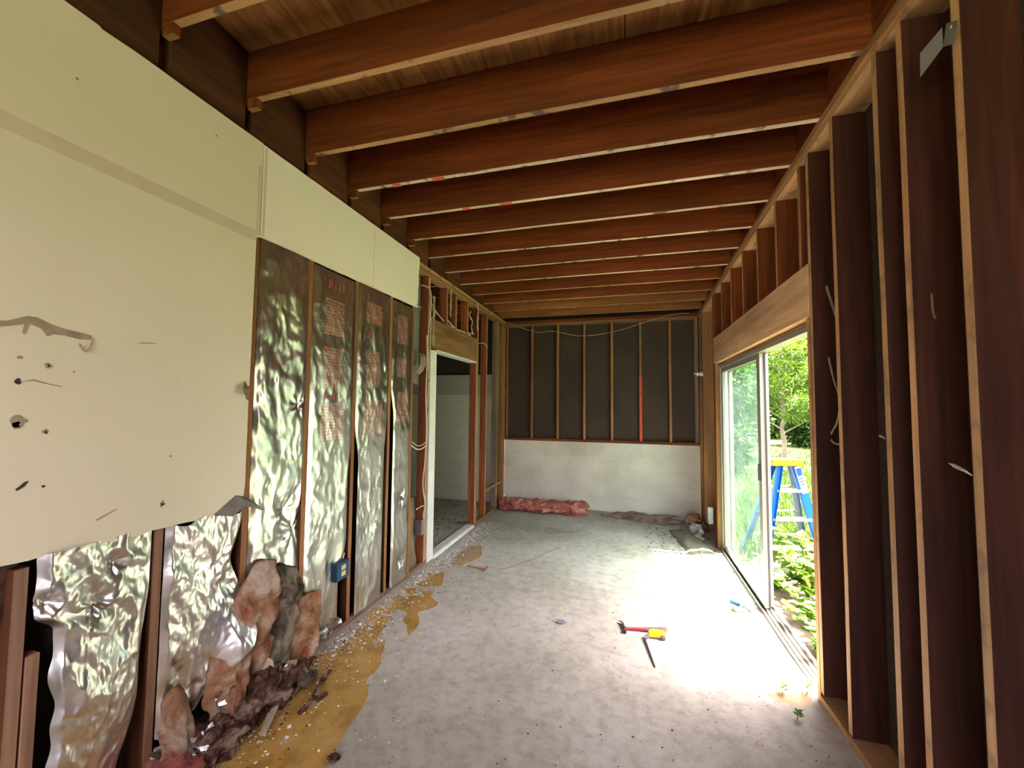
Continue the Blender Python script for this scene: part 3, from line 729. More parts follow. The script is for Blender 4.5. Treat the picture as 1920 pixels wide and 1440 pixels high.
f2 = foil_sheet('insulation_batt', 'foil insulation bay left of the blue outlet box, with red print at its top', 2.084, 2.488, .05, 2.40, FM, 9.7, amp=.012,
   yr=lambda z: 2.488 - .02*sm((1.3-z)/.3) - .07*sm((.62-z)/.3), prints=[(2.19, 2.38, 1.98, 2.22, 1), (2.19, 2.36, 1.62, 1.90, 1), (2.17, 2.40, 1.28, 1.54, 1)], group=FG)
f3 = foil_sheet('insulation_batt', 'foil insulation bay right of the blue outlet box, printed red above and grey below', 2.530, 2.938, .035, 2.41, FM, 15.3, amp=.014,
   yl=lambda z: 2.530 + .05*sm((1.4-z)/.3), yr=lambda z: 2.938 - .035*sm((1.5-z)/.4),
   prints=[(2.62, 2.82, 2.14, 2.30, 1), (2.63, 2.80, 1.66, 1.93, 1), (2.62, 2.84, 1.30, 1.56, 1), (2.62, 2.86, .96, 1.22, 2), (2.62, 2.87, .62, .88, 2), (2.62, 2.87, .24, .54, 2)], group=FG)
f4 = foil_sheet('insulation_batt', 'last foil insulation bay beside the open studs, holed above the floor', 2.980, 3.298, .035, 2.40, FM, 21.9, amp=.015,
   yl=lambda z: 2.980 + .05*sm((1.7-z)/.3), pinches=[(3.19, .74, .09, .035), (3.18, .20, .1, .03)],
   prints=[(3.06, 3.22, 2.05, 2.30, 1), (3.06, 3.20, 1.76, 1.93, 1), (3.06, 3.24, 1.40, 1.64, 1), (3.05, 3.24, 1.02, 1.28, 2), (3.05, 3.25, .80, .95, 2), (3.06, 3.25, .3, .62, 2)], group=FG)
redink = flat('red_ink', (.45, .12, .09), .5); greyink = flat('grey_ink', (.42, .40, .38), .5)
text_part(f2, 'R-11', 2.20, 2.28, .085, redink, XL+.010); text_part(f3, 'R-11', 2.63, 2.02, .075, redink, XL+.006); text_part(f2, 'R-11', 2.20, 1.555, .07, redink, XL+.010)
text_part(f3, 'R-11', 2.66, .895, .07, greyink, XL+.006); text_part(f4, 'R-11', 3.09, .97, .06, greyink, XL+.008)
FC = [foil_crumple]
g1 = foil_sheet('insulation_batt', 'crumpled foil sheet at the far left under the drywall, gashed in the middle', .90, 1.252, .12, 1.02, FC, 31.5, amp=.034, fine=.004, fr=(8, 13, 22, 37, 60), ny=84, nz=150,
   yl=lambda z: .905 + .05*sm((.82-z)/.06) + .02*noise.noise(Vector((z*9, 3, 0))), yr=lambda z: 1.246 - .03*sm((.8-z)/.3) - .06*sm((.4-z)/.3),
   pinches=[(1.06, .80, .09, .05), (.93, .86, .05, .04), (1.12, .92, .06, .04)], sag=lambda y, z: .045*math.exp(-((z-.45)/.25)**2)*math.sin((y-.9)/.35*math.pi), group=FG)
g2 = foil_sheet('insulation_batt', 'crumpled foil sheet peeling off the studs under the drywall corner', 1.296, 1.66, .12, 1.035, FC, 44.2, amp=.032, fine=.004, fr=(7, 12, 21, 37, 60), ny=84, nz=150,
   yr=lambda z: 1.655 - .0*z - .06*sm((.98-z)/.25)*sm((z-.6)/.2) - .20*sm((.45-z)/.3), zt=lambda y: 1.0+.035*noise.noise(Vector((y*12, 4, 1))),
   zb=lambda y: .16 + .16*sm((y-1.45)/.2)+.05*noise.noise(Vector((y*14, 2, 2))),
   sag=lambda y, z: .15*sm((y-1.42)/.2)*sm((.66-z)/.3) - .03*sm((y-1.30)/.08)*sm((1.42-y)/.06)*sm((.5-z)/.3), group=FG)
# pink lining visible where the bays stand open
def wallwool(label, y0, y1, z0, z1, m, seed, x=XL-.05):
    bm = bmesh.new(); ny_, nz_ = 22, max(6, int((z1-z0)/.03)); V = []
    for j in range(nz_+1):
        V.append([bm.verts.new((x+.03*fb(0, y0+(y1-y0)*i/ny_, z0+(z1-z0)*j/nz_, 9, seed), y0+(y1-y0)*i/ny_, z0+(z1-z0)*j/nz_)) for i in range(ny_+1)])
    for j in range(nz_):
        for i in range(ny_): bm.faces.new((V[j][i], V[j][i+1], V[j+1][i+1], V[j+1][i])).smooth = True
    bmesh.ops.solidify(bm, geom=bm.faces[:], thickness=.03)
    return tag(link('insulation_batt', bm, m), label, 'insulation')
wallwool('bare peach insulation at the left picture edge under the drywall', .50, .885, .76, 1.05, wool, 5, XL-.035)
bm = bmesh.new(); addbox(bm, XL-LD-.012, XL-LD-.001, YN, 3.25, .0, 2.86)
tag(link('wall_left', bm, hole_m), kind='structure')

def clump(name, label, c, size, m, seed, amp=.35, rot=(0, 0, 0), sub=4, parent=None, freq=2.2, group=None):
    bm = bmesh.new(); bmesh.ops.create_icosphere(bm, subdivisions=sub, radius=1)
    R_ = Matrix.Rotation(rot[2], 3, 'Z') @ Matrix.Rotation(rot[1], 3, 'Y') @ Matrix.Rotation(rot[0], 3, 'X')
    for v in bm.verts:
        n = v.co.normalized(); d = 1 + amp*1.2*fb(n.x, n.y, n.z, freq*.7, seed, 5) + .05*fb(n.x, n.y, n.z*.4, freq*6, seed+3, 3)
        p = R_ @ Vector((n.x*d*size[0], n.y*d*size[1], n.z*d*size[2])); v.co = p
    for f in bm.faces: f.smooth = True
    lowest = min(v.co.z for v in bm.verts)
    o = link(name, bm, m, parent, c)
    if label: tag(o, label, 'insulation', group)
    return o
def smooth_outline(pts, n=5, amp=.02, seed=0):
    P = [Vector((p[0], p[1], 0)) for p in pts]; out = []; L_ = len(P)
    for i in range(L_):
        a, b, c, d = P[i-1], P[i], P[(i+1)%L_], P[(i+2)%L_]
        for k in range(n):
            t = k/n; q = .5*((2*b)+(-a+c)*t+(2*a-5*b+4*c-d)*t*t+(-a+3*b-3*c+d)*t**3)
            w = Vector((noise.noise(q*11+Vector((seed, 0, 0))), noise.noise(q*11+Vector((0, seed, 5))), 0))*amp
            out.append((q.x+w.x, q.y+w.y))
    return out
CG = 'loose insulation clumps at the foot of the left wall'
def batt(label, outline, thick, m, seed, bulge=.03, lean=.0, x=XL+.02, fold=.0):
    """torn slab of glass wool: outline in (y, z), puffed in the middle, thin and frayed at its edge"""
    ys_ = [p[0] for p in outline]; zs_ = [p[1] for p in outline]; y0, y1, z0, z1 = min(ys_), max(ys_), min(zs_), max(zs_)
    O = smooth_outline(outline, 9, .035, seed); n = len(O); cy, cz = sum(p[0] for p in O)/n, sum(p[1] for p in O)/n
    bm = bmesh.new(); R1 = 16; rows = {}
    for side in (0, 1):
        for k in range(R1+1):
            t = k/R1; ring = []
            for (py, pz) in O:
                if side and k == R1: ring = rows[(0, R1)]; break
                y = cy+(py-cy)*t; z = cz+(pz-cz)*t
                puff = (1-t**3)
                d = (thick*puff*(1+.5*fb(y, z, side, 7, seed)) + bulge*puff*fb(y, z, 1, 4, seed+2)) if not side else -.01*puff
                d += .014*fb(y, z*.6, 0, 30, seed+5) + .03*noise.noise(Vector((y*14, z*9, seed)))*puff
                ring.append(bm.verts.new((x+d+lean*(z1-z)+fold*math.sin((y-y0)/(y1-y0)*6), y, max(z, .004))))
            rows[(side, k)] = ring
    for side in (0, 1):
        for k in range(R1):
            A, B = rows[(side, k)], rows[(side, k+1)]
            for i in range(n):
                q = [A[i], A[(i+1)%n], B[(i+1)%n], B[i]]
                try: bm.faces.new(q).smooth = True
                except ValueError: pass
    bmesh.ops.remove_doubles(bm, verts=bm.verts[:], dist=.0004)
    bmesh.ops.recalc_face_normals(bm, faces=bm.faces[:])
    return tag(link('insulation_clump', bm, m), label, 'insulation', CG)
batt('tall peach-pink insulation slab leaning at the foot of the stud beside the drywall', [(1.74, .72), (1.63, .60), (1.57, .42), (1.60, .26), (1.70, .16), (1.80, .24), (1.80, .36), (1.86, .50), (1.84, .66)], .07, wool, 2, lean=.10)
batt('sooty grey insulation slab right of the tall peach one', [(1.86, .63), (1.82, .50), (1.78, .32), (1.80, .14), (1.90, .12), (1.96, .30), (2.03, .46), (2.01, .58), (1.93, .63)], .055, wool_dirty, 5, lean=.10)
batt('ragged peach insulation under the peeling foil, reaching the floor', [(1.52, .42), (1.46, .30), (1.44, .12), (1.50, .02), (1.62, .03), (1.66, .20), (1.66, .40), (1.60, .50)], .055, wool, 8, lean=.16)
batt('small orange insulation slab between the second foil bay and the floor', [(2.00, .33), (1.95, .16), (1.98, .03), (2.08, .02), (2.18, .16), (2.22, .33), (2.12, .40)], .05, wool, 11, lean=.08)
batt('peach insulation piece by the floor right of the pale stud', [(1.30, .30), (1.29, .12), (1.33, .01), (1.42, .02), (1.43, .16), (1.38, .30)], .05, wool, 14, lean=.12)
batt('tan paper-backed insulation sheet folded behind the brown heap', [(1.66, .26), (1.64, .10), (1.74, .04), (1.90, .10), (1.93, .20), (1.80, .24)], .03, kraft, 15, lean=.30)
clump('insulation_clump', 'brown crumbled insulation heap on the floor below the tall peach slab', (XL+.15, 1.72, .10), (.09, .17, .085), wool_brown, 17, amp=.6, group=CG, sub=5)
clump('insulation_clump', 'dark brown scrap heap on the ochre floor below the peeling foil', (XL+.14, 1.46, .06), (.08, .12, .07), wool_brown, 19, amp=.7, group=CG, sub=5)
clump('insulation_clump', 'rosy insulation fluff on the floor at the bottom edge of the picture', (XL+.08, 1.30, .035), (.13, .11, .04), wool_pink, 23, amp=.6, group=CG, sub=5)
clump('insulation_clump', 'sooty insulation lump on the floor under the sooty grey slab', (XL+.17, 1.90, .06), (.05, .07, .055), wool_dirty, 29, amp=.5, group=CG, sub=5)
# bent foil scraps
def scrap(label, c, s, seed, m=foil_crumple, cat='foil scrap', name='foil_scrap', flatz=1.0):
    bm = bmesh.new(); n = 8; V = []
    for j in range(n+1):
        V.append([bm.verts.new((s*.8*N3(i*.33, j*.33, 0, 1, seed), s*(i/n-.5+.15*N3(i*.5, j*.5, 1, 1, seed)), s*flatz*(j/n-.5+.2*N3(i*.5, j*.5, 2, 1, seed+4)))) for i in range(n+1)])
    for j in range(n):
        for i in range(n): bm.faces.new((V[j][i], V[j][i+1], V[j+1][i+1], V[j+1][i]))
    bmesh.ops.solidify(bm, geom=bm.faces[:], thickness=.0015)
    return tag(link(name, bm, m, None, c), label, cat)
scrap('shiny crumpled foil scrap on the floor heap right of the pale stud', (XL+.13, 1.40, .09), .10, 3)
scrap('shiny foil scrap hanging at the bottom of the pale stud', (XL+.03, 1.30, .10), .07, 7)
scrap('shiny foil scrap standing on the heap below the sooty clump', (XL+.17, 1.80, .12), .08, 12)
scrap('bright foil scrap on the floor below the second foil bay', (XL+.03, 2.26, .09), .15, 15)
scrap('small foil scrap at the bottom of the peeling foil sheet', (XL+.12, 1.50, .20), .07, 21)
def shard(label, pts, w, th, m=paper):
    bm = bmesh.new(); a, b = Vector(pts[0]), Vector(pts[1]); d = (b-a).normalized(); s = d.cross(Vector((0, 0, 1))).normalized()*w/2; u = Vector((0, 0, th))
    for t in range(5):
        pass
    A = []
    for i in range(6):
        t = i/5; p = a+(b-a)*t; ww = (1-.5*t)*(1+.25*noise.noise(Vector((i*.8, w*50, 0))))
        A.append([bm.verts.new(p+s*ww), bm.verts.new(p-s*ww), bm.verts.new(p-s*ww+u), bm.verts.new(p+s*ww+u)])
    for P, Q in zip(A, A[1:]):
        for k in range(4): bm.faces.new((P[k], P[(k+1)%4], Q[(k+1)%4], Q[k]))
    bm.faces.new(A[0]); bm.faces.new(A[-1][::-1]); bmesh.ops.recalc_face_normals(bm, faces=bm.faces[:])
    return tag(link('board_shard', bm, m), label, 'shard')
shard('long tan shard lying in the brown heap below the tall peach slab', [(XL+.13, 1.88, .14), (XL+.26, 1.58, .01)], .05, .012, paper)
shard('dark shard leaning on the floor debris by the sooty lump', [(XL+.16, 2.0, .10), (XL+.22, 1.72, .02)], .035, .01, wool_brown)
shard('brown curled bark-like shard on the ochre floor patch', [(-1.62, 2.02, .03), (-1.58, 1.86, .004)], .035, .01, wool_brown)
shard('dark brown flake on the ochre floor patch, nearer than the curled one', [(-1.52, 1.88, .02), (-1.56, 1.74, .004)], .04, .012, wool_brown)
clump('debris_lump', None, (-1.22, 1.57, .012), (.028, .02, .012), wool_brown, 41, sub=3)['label'] = 'dark reddish crumb on the concrete right at the edge of the ochre patch'
bpy.data.objects['debris_lump']['category'] = 'debris'

# ---------------------------------------------------------------- ochre adhesive and floor litter
def patch(label, pts, seed, th=.0022, name='adhesive_patch', m=adhesive):
    bm = bmesh.new(); o = smooth_outline(pts, 5, .010, seed)
    fs = addprism(bm, o, 'z', .0006, th); bmesh.ops.triangulate(bm, faces=fs[:2])
    return tag(link(name, bm, m), label, 'adhesive')
patch('large ochre adhesive patch covering the floor along the left wall', [(-1.1, 1.15), (-1.1, 0.7), (-1.85, 0.7), (-1.83, 1.5), (-1.838, 2.103), (-1.755, 2.227), (-1.736, 2.391), (-1.776, 2.5), (-1.732, 2.554), (-1.81, 2.635), (-1.834, 2.728), (-1.809, 2.842), (-1.753, 2.896), (-1.789, 2.976), (-1.756, 2.999), (-1.716, 2.998), (-1.707, 3.041), (-1.758, 3.081), (-1.809, 3.122), (-1.769, 3.148), (-1.705, 3.168), (-1.672, 3.079), (-1.67, 3.045), (-1.601, 3.039), (-1.576, 3.067), (-1.652, 3.134), (-1.538, 3.147), (-1.525, 3.069), (-1.43, 2.994), (-1.409, 2.951), (-1.437, 2.871), (-1.489, 2.809), (-1.423, 2.709), (-1.4, 2.605), (-1.411, 2.525), (-1.475, 2.622), (-1.528, 2.667), (-1.564, 2.775), (-1.631, 2.801), (-1.691, 2.777), (-1.634, 2.656), (-1.612, 2.541), (-1.56, 2.356), (-1.523, 2.429), (-1.46, 2.292), (-1.404, 2.185), (-1.396, 2.06), (-1.317, 1.952), (-1.284, 1.819), (-1.268, 1.682), (-1.229, 1.532)], 1)

patch('small ochre adhesive patch near the doorway stud', [(-1.734, 3.234), (-1.703, 3.321), (-1.717, 3.448), (-1.661, 3.482), (-1.611, 3.515), (-1.555, 3.366), (-1.529, 3.266), (-1.609, 3.234), (-1.665, 3.21)], 7)
patch('faded ochre adhesive patch by the left doorway threshold', [(-1.626, 3.73), (-1.658, 3.839), (-1.678, 3.959), (-1.674, 4.189), (-1.579, 4.342), (-1.477, 4.156), (-1.434, 3.97), (-1.504, 3.806), (-1.543, 3.717)], 9, m=flat('faded_adhesive', (.36, .25, .13), .7, nscale=12, namt=.2))
patch('pale ochre stain on the sunlit floor beside the sliding door track', [(.72, 2.62), (.80, 2.80), (.93, 2.86), (.95, 2.66), (.86, 2.52)], 12, m=flat('sunlit_adhesive', (.42, .33, .16), .7, nscale=12, namt=.2)).location.z = -.022
# litter: plaster crumbs and brown flakes, scattered by the thousand
def litter_mesh(name, label, m, spots, kind='stuff', cat='debris'):
    V = []; F = []
    for (x, y, s) in spots:
        z = fz(x, y) + .0005; b0 = len(V); a = rnd.random()*6.28; n = rnd.choice((3, 4, 5)); h = s*rnd.uniform(.2, .6); el = rnd.uniform(.4, 1.4)
        for t in range(2):
            for k in range(n):
                q = 2*math.pi*k/n; rr = s*(.6+.5*rnd.random())*(1 if t == 0 else .6)
                px, py = rr*math.cos(q)*el, rr*math.sin(q)
                V.append((x+px*math.cos(a)-py*math.sin(a), y+px*math.sin(a)+py*math.cos(a), z+(h if t else 0)))
        for k in range(n): F.append((b0+k, b0+(k+1)%n, b0+n+(k+1)%n, b0+n+k))
        F.append(tuple(b0+n+k for k in range(n)))
    me = bpy.data.meshes.new(name); me.from_pydata(V, [], F); me.materials.append(m)
    o = bpy.data.objects.new(name, me); C.objects.link(o)
    return tag(o, label, cat, kind=kind)
sp = []
for i in range(2600):
    y = rnd.uniform(.9, 5.2); w = abs(rnd.gauss(0, .10)); x = XL + .03 + w + .05*rnd.random()
    if y > 3.8: x += .0
    sp.append((x, y, rnd.uniform(.002, .0085) if rnd.random() < .9 else rnd.uniform(.008, .016)))
for i in range(260): sp.append((XL+.08+abs(rnd.gauss(0, .22)), rnd.uniform(1.3, 2.6), rnd.uniform(.004, .011)))
for i in range(650): sp.append((rnd.uniform(XL, XL+.9), rnd.uniform(1.2, 5.6), rnd.uniform(.0015, .006)))
for i in range(300): sp.append((rnd.uniform(XL, XR), rnd.uniform(1.2, 6.1), rnd.uniform(.001, .004)))
litter_mesh('plaster_crumbs', 'white plaster crumbs scattered along the foot of the left wall', chip_m, sp)
sp = []
for i in range(1500):
    y = rnd.uniform(.9, 5.6); sp.append((XL+.03+abs(rnd.gauss(0, .16)), y, rnd.uniform(.002, .009)))
for i in range(240): sp.append((XL+.08+abs(rnd.gauss(0, .13)), rnd.uniform(1.25, 2.7), rnd.uniform(.003, .011)))
for i in range(1300): sp.append((rnd.uniform(XL+.05, XR-.02), rnd.uniform(1.2, 6.2), rnd.uniform(.0015, .006)))
for i in range(300): sp.append((rnd.uniform(.2, .95), rnd.uniform(4.7, 6.2), rnd.uniform(.004, .015)))
litter_mesh('brown_flakes', 'brown dirt flakes strewn over the concrete floor', wool_brown, sp)
sp = [(rnd.uniform(-5, XL-.1), rnd.uniform(3.6, 6.2), rnd.uniform(.004, .018)) for i in range(700)]
litter_mesh('dark_rubble', 'dark rubble on the floor of the room beyond the left doorway', wool_brown, sp)

# ---------------------------------------------------------------- insulation and scraps at the back
bm = bmesh.new(); n1, n2 = 120, 26; V = []
for i in range(n1+1):
    x = -1.82 + 1.28*i/n1; row = []
    for k in range(n2):
        a = 2*math.pi*k/n2; d = 1+.55*fb(x*3, math.cos(a), math.sin(a), 2.2, 3)+.12*fb(x*20, math.cos(a)*4, math.sin(a)*4, 1, 3)
        ee = math.sin(min(1, min(i, n1-i)/3)*math.pi/2)*.6+.4
        row.append(bm.verts.new((x+.02*math.sin(k), 5.93+.15*d*math.cos(a)*ee, .085+.085*d*math.sin(a)*ee)))
    V.append(row)
for i in range(n1):
    for k in range(n2): bm.faces.new((V[i][k], V[i][(k+1)%n2], V[i+1][(k+1)%n2], V[i+1][k])).smooth = True
bm.faces.new(V[0]); bm.faces.new(V[-1][::-1]); bmesh.ops.recalc_face_normals(bm, faces=bm.faces[:])
for v in bm.verts: v.co.z = max(v.co.z, .002)
tag(link('insulation_roll', bm, wool_pink), 'long pink insulation strip lying against the white half wall', 'insulation')
clump('insulation_scrap', 'flattened grey-pink insulation scraps along the foot of the white wall', (.2, 6.05, -.005), (.42, .13, .05), m_wool('dusty_pink_wool', (.2, .12, .1), (.34, .22, .18), (.45, .36, .3)), 51, amp=.6, sub=5)
clump('insulation_scrap', 'round rust-brown wad in the far right corner', (.83, 5.95, .05), (.09, .08, .08), wool, 53, sub=4)
clump('insulation_scrap', 'rust-brown wad touching the right corner stud', (.90, 5.72, .03), (.07, .10, .07), wool_brown, 57, sub=4)
scrap('crinkled clear plastic scrap in the far right corner', (.80, 5.45, .05), .16, 61, flat('clear_plastic', (.5, .47, .42), .3), 'plastic', 'plastic_scrap')
bm = bmesh.new(); n = 22; V = []
for i in range(n+1):
    for_row = []
    for j in range(n+1):
        u, v = i/n, j/n; x = .50+.30*u+.10*v*0+.02*N3(u*3, v*3, 0, 1, 9); y = 5.70-.85*v+.10*u*(1-v)
        x += .12*v
        e = math.sin(math.pi*u)**.5*math.sin(math.pi*v)**.4
        for_row.append(bm.verts.new((x, y, fz(x, y)+.006+.055*e+.02*e*fb(u, v, 0, 5, 4))))
    V.append(for_row)
for i in range(n):
    for j in range(n): bm.faces.new((V[i][j], V[i+1][j], V[i+1][j+1], V[i][j+1])).smooth = True
bmesh.ops.solidify(bm, geom=bm.faces[:], thickness=.005)
tag(link('paper_sack', bm, rag), 'flat tan paper sack on the floor in front of the far right corner', 'sack')
# thin things on the floor
def wire(name, label, pts, r, m, cat, n=6, parent=None, sub=6):
    bm = bmesh.new(); addtube(bm, smoothpath(pts, sub), r, n); o = link(name, bm, m, parent)
    return tag(o, label, cat) if label else o
rust = flat('rusty_wire', (.28, .12, .08), .8)
wire('wire', 'thin rusty wire curving over the concrete in front of the pink strip', [(-1.16, 3.72, .003), (-1.05, 3.86, .004), (-.9, 4.1, .003), (-.80, 4.34, .003), (-.70, 4.5, .003)], .0025, rust, 'wire')
wire('wire', 'short rusty wire bent on the floor near the pink strip', [(-.95, 5.2, .003), (-.8, 5.05, .003), (-.62, 5.1, .003), (-.55, 5.25, .004)], .0022, rust, 'wire')
bm = bmesh.new(); addtube(bm, [(-1.47, 3.72, .009), (-1.28, 3.70, .009)], .007, 8); addtube(bm, [(-1.28, 3.66, .011), (-1.275, 3.74, .011)], .010, 8)
tag(link('stick', bm, rust), 'short reddish stick on the floor left of the concrete centre', 'stick')
wire('wire', 'thin curved strand lying on the sunlit floor beside the fixed door panel', [(.66, 4.78, -.035), (.80, 4.5, -.045), (.88, 4.15, -.045), (.90, 3.9, -.045)], .003, tanwood, 'wire')
bm = bmesh.new(); addprism(bm, [(-.50, 2.96), (-.49, 3.0), (-.45, 3.01), (-.425, 2.98), (-.45, 2.95)], 'z', .0008, .006)
tag(link('slate_chip', bm, flat('slate_grey', (.2, .21, .23), .6)), 'grey flat chip alone in the middle of the concrete floor', 'chip')

# ---------------------------------------------------------------- tools
# claw hammer
fl = fz(.1, 3.05)
hm = tag(empty('hammer', (-.03, 3.03, fl)), 'claw hammer with a red handle and dark grip lying on the concrete', 'hammer')
bm = bmesh.new()
addtube(bm, [(.0, -.050, .017), (.002, -.038, .017)], .016, 14); addtube(bm, [(.002, -.038, .017), (.003, -.022, .018), (0, 0, .019), (-.004, .02, .019)], [.012, .010, .013, .012], 12)
for s in (-1, 1):
    addtube(bm, smoothpath([(-.004, .016, .019), (-.010+.004*s, .040, .019+.004*s), (-.024+.006*s, .066, .018+.008*s), (-.045+.010*s, .086, .013+.009*s)], 5), [.011 - .0088*i/15 for i in range(16)], 8)
link('hammer_head', bm, darksteel, hm, smooth=True)
bm = bmesh.new()
def stadium(c, w, h, ax_, n=16): pass
P = [(.012, .002, .019, .009), (.05, .012, .016, .009), (.10, .024, .015, .0105), (.145, .035, .015, .012)]
addtube(bm, [p[:3] for p in P], [p[3] for p in P], 12); link('handle', bm, red_m, hm, smooth=True)
bm = bmesh.new(); P = [(.140, .034, .015, .0135), (.17, .042, .015, .0145), (.21, .052, .0155, .0135), (.25, .062, .016, .015), (.285, .071, .017, .0165), (.29, .0725, .017, .013)]
addtube(bm, [p[:3] for p in P], [p[3] for p in P], 12); link('grip', bm, grip_m, hm, smooth=True)
# tape measure
tm = tag(empty('tape_measure', (.185, 3.015, fz(.19, 3.0)), .12), 'yellow tape measure lying beside the hammer grip', 'tape measure')
bm = bmesh.new()
prof = [(-.058, .0), (.05, .0), (.06, .012), (.058, .03), (.045, .052), (.0, .066), (-.035, .062), (-.052, .045), (-.06, .02)]
bm2 = bmesh.new(); addprism(bm2, [(x*.95, y*.9-.025) for x, y in prof], 'z', .010, .040); bevel(bm2, .004, 2); link('case', bm2, yellow_m, tm, smooth=False)
bm.free(); bm = bmesh.new(); addprism(bm, [(x, y*.95-.027) for x, y in prof], 'z', .001, .012); bevel(bm, .002, 1); link('rubber_base', bm, grip_m, tm)
bm = bmesh.new(); addbox(bm, .02, .048, -.038, -.024, .006, .03); bevel(bm, .003, 1); link('thumb_lock', bm, grip_m, tm)
bm = bmesh.new(); addbox(bm, -.079, -.056, -.03, -.027, .004, .026); addbox(bm, -.081, -.079, -.034, -.022, .001, .028); link('blade_hook', bm, steel, tm)
# nail set / pencil bar
tb = tag(empty('nail_punch', (.12, 2.80, fz(.12, 2.8)+.0)), 'thin dark steel punch lying on the floor in front of the tape measure', 'punch')
bm = bmesh.new(); a = Vector((-.018, .150, .007)); b_ = Vector((.030, -.150, .007)); addtube(bm, [a+(b_-a)*t for t in (0, .05, .5, .94, 1)], [.007, .0075, .0065, .0055, .003], 8)
link('shaft', bm, darksteel, tb, smooth=True)
bm = bmesh.new(); addtube(bm, [a+Vector((-.018, .004, 0)), a+Vector((.016, -.003, 0))], .0055, 8); link('striking_head', bm, darksteel, tb)
# screwdriver by the door panel
sd = tag(empty('screwdriver', (.86, 3.74, fz(.86, 3.74))), 'blue-handled screwdriver on the floor by the door panel', 'screwdriver')
bm = bmesh.new(); P = [(-.06, .055, .014, .008), (-.05, .045, .014, .014), (-.01, .01, .014, .015), (.0, .0, .014, .009)]
addtube(bm, [p[:3] for p in P], [p[3] for p in P], 12); link('handle', bm, blue_tool, sd, smooth=True)
bm = bmesh.new(); addtube(bm, [(.0, .0, .012), (.055, -.085, .004)], .0035, 8); link('shaft', bm, darksteel, sd)
clump('rag_wad', None, (.83, 3.64, fz(.83, 3.64)+.018), (.05, .025, .018), flat('rusty_rag', (.4, .24, .16), .9), 71, sub=3)
tag(bpy.data.objects['rag_wad'], 'small tan wad beside the blue screwdriver on the floor', 'rag')

# ---------------------------------------------------------------- electrical
ob = tag(empty('outlet_box', (XL+.0, 2.39, .36)), 'blue plastic outlet box fixed to the stud between foil bays', 'outlet box')
bm = bmesh.new(); addbox(bm, -.03, .035, -.055, .07, 0, .118); bevel(bm, .003, 1); link('box', bm, blue_box, ob)
bm = bmesh.new(); addbox(bm, .0352, .037, -.05, .066, .005, .113); link('box_rim', bm, blue_in, ob)
bm = bmesh.new(); addbox(bm, .0372, .041, -.012, .03, .025, .055); addbox(bm, .0372, .041, -.012, .03, .065, .095); bevel(bm, .003, 1); tag(link('receptacle', bm, ivory, ob), 'ivory twin receptacle')
bm = bmesh.new(); addtube(bm, smoothpath([(.0, .05, .115), (.004, .052, .14), (.0, .062, .15), (-.02, .07, .14)]), .004, 6); link('cable_end', bm, cablem, ob)
sb = tag(empty('switch_box', (XL+.004, 3.60, .30)), 'dark metal box at the foot of the doorway stud', 'outlet box')
bm = bmesh.new(); addbox(bm, -.07, .0, -.062, -.001, 0, .15); bevel(bm, .002, 1); link('box', bm, flat('dull_metal', (.17, .14, .13), .5, .5), sb)
bm = bmesh.new(); addbox(bm, -.001, .003, -.05, -.006, .01, .14); link('cover_rim', bm, steel, sb)
mb = tag(empty('metal_box', (XR-.02, 5.62, .12)), 'grey metal electrical box at the foot of the far right studs', 'outlet box')
bm = bmesh.new(); addbox(bm, -.012, .045, -.10, .0, 0, .20); bevel(bm, .002, 1); link('box', bm, steel, mb)
bm = bmesh.new(); addbox(bm, -.015, -.0125, -.09, -.01, .02, .18); link('cover', bm, steel, mb)
# bundle of cables on the doorway king stud
def cable(label, pts, r=.0045, m=cablem): return wire('electrical_cable', label, pts, r, m, 'cable', 8)
xs_ = XL+.012
cable('thick cream cable looping from the plate down the doorway stud', [(xs_-.07, 3.56, 2.70), (xs_+.0, 3.60, 2.66), (xs_+.005, 3.62, 2.5), (xs_, 3.60, 2.3), (xs_, 3.58, 2.15), (xs_, 3.60, 1.95), (xs_, 3.62, 1.75), (xs_, 3.585, 1.5), (xs_, 3.60, 1.2), (xs_, 3.55, 1.13), (xs_, 3.42, 1.12), (xs_-.02, 3.33, 1.17)], .0065)
cable('cream cable running straight down the front of the doorway stud', [(xs_, 3.64, 2.4), (xs_, 3.63, 2.1), (xs_, 3.64, 1.8), (xs_, 3.625, 1.4), (xs_, 3.60, 1.22), (xs_, 3.57, 1.17), (xs_, 3.44, 1.15), (xs_-.02, 3.34, 1.20)], .0045)
cable('cream cable wandering down the stud into the dark metal box', [(xs_, 3.56, 2.2), (xs_, 3.57, 1.9), (xs_, 3.56, 1.6), (xs_, 3.59, 1.3), (xs_, 3.57, 1.0), (xs_, 3.54, .78), (xs_, 3.59, .60), (xs_, 3.60, .50), (xs_, 3.575, .455)], .0055)
cable('short cable hooked at the torn paper above the dark metal box', [(xs_-.03, 3.47, .56), (xs_, 3.53, .58), (xs_, 3.58, .56), (xs_, 3.56, .48), (xs_, 3.575, .452)], .005)
cable('cable end curling out beside the drywall band corner', [(xs_-.09, 3.58, 2.45), (xs_-.02, 3.46, 2.455), (xs_+.005, 3.37, 2.43), (xs_+.01, 3.33, 2.45)], .0045)
cable('pale cable crossing behind the header of the left doorway', [(XL-.05, 3.70, 2.60), (XL-.04, 3.85, 2.50), (XL-.03, 4.0, 2.44), (XL-.04, 4.2, 2.415), (XL-.03, 4.45, 2.41), (XL-.04, 4.7, 2.43), (XL-.03, 4.9, 2.45)], .0055, cablem)
cable('bright cable lying along the top of the left doorway header', [(XL-.02, 4.06, 2.47), (XL-.01, 4.25, 2.405), (XL-.02, 4.5, 2.41), (XL-.005, 4.75, 2.40)], .005, ceramic)
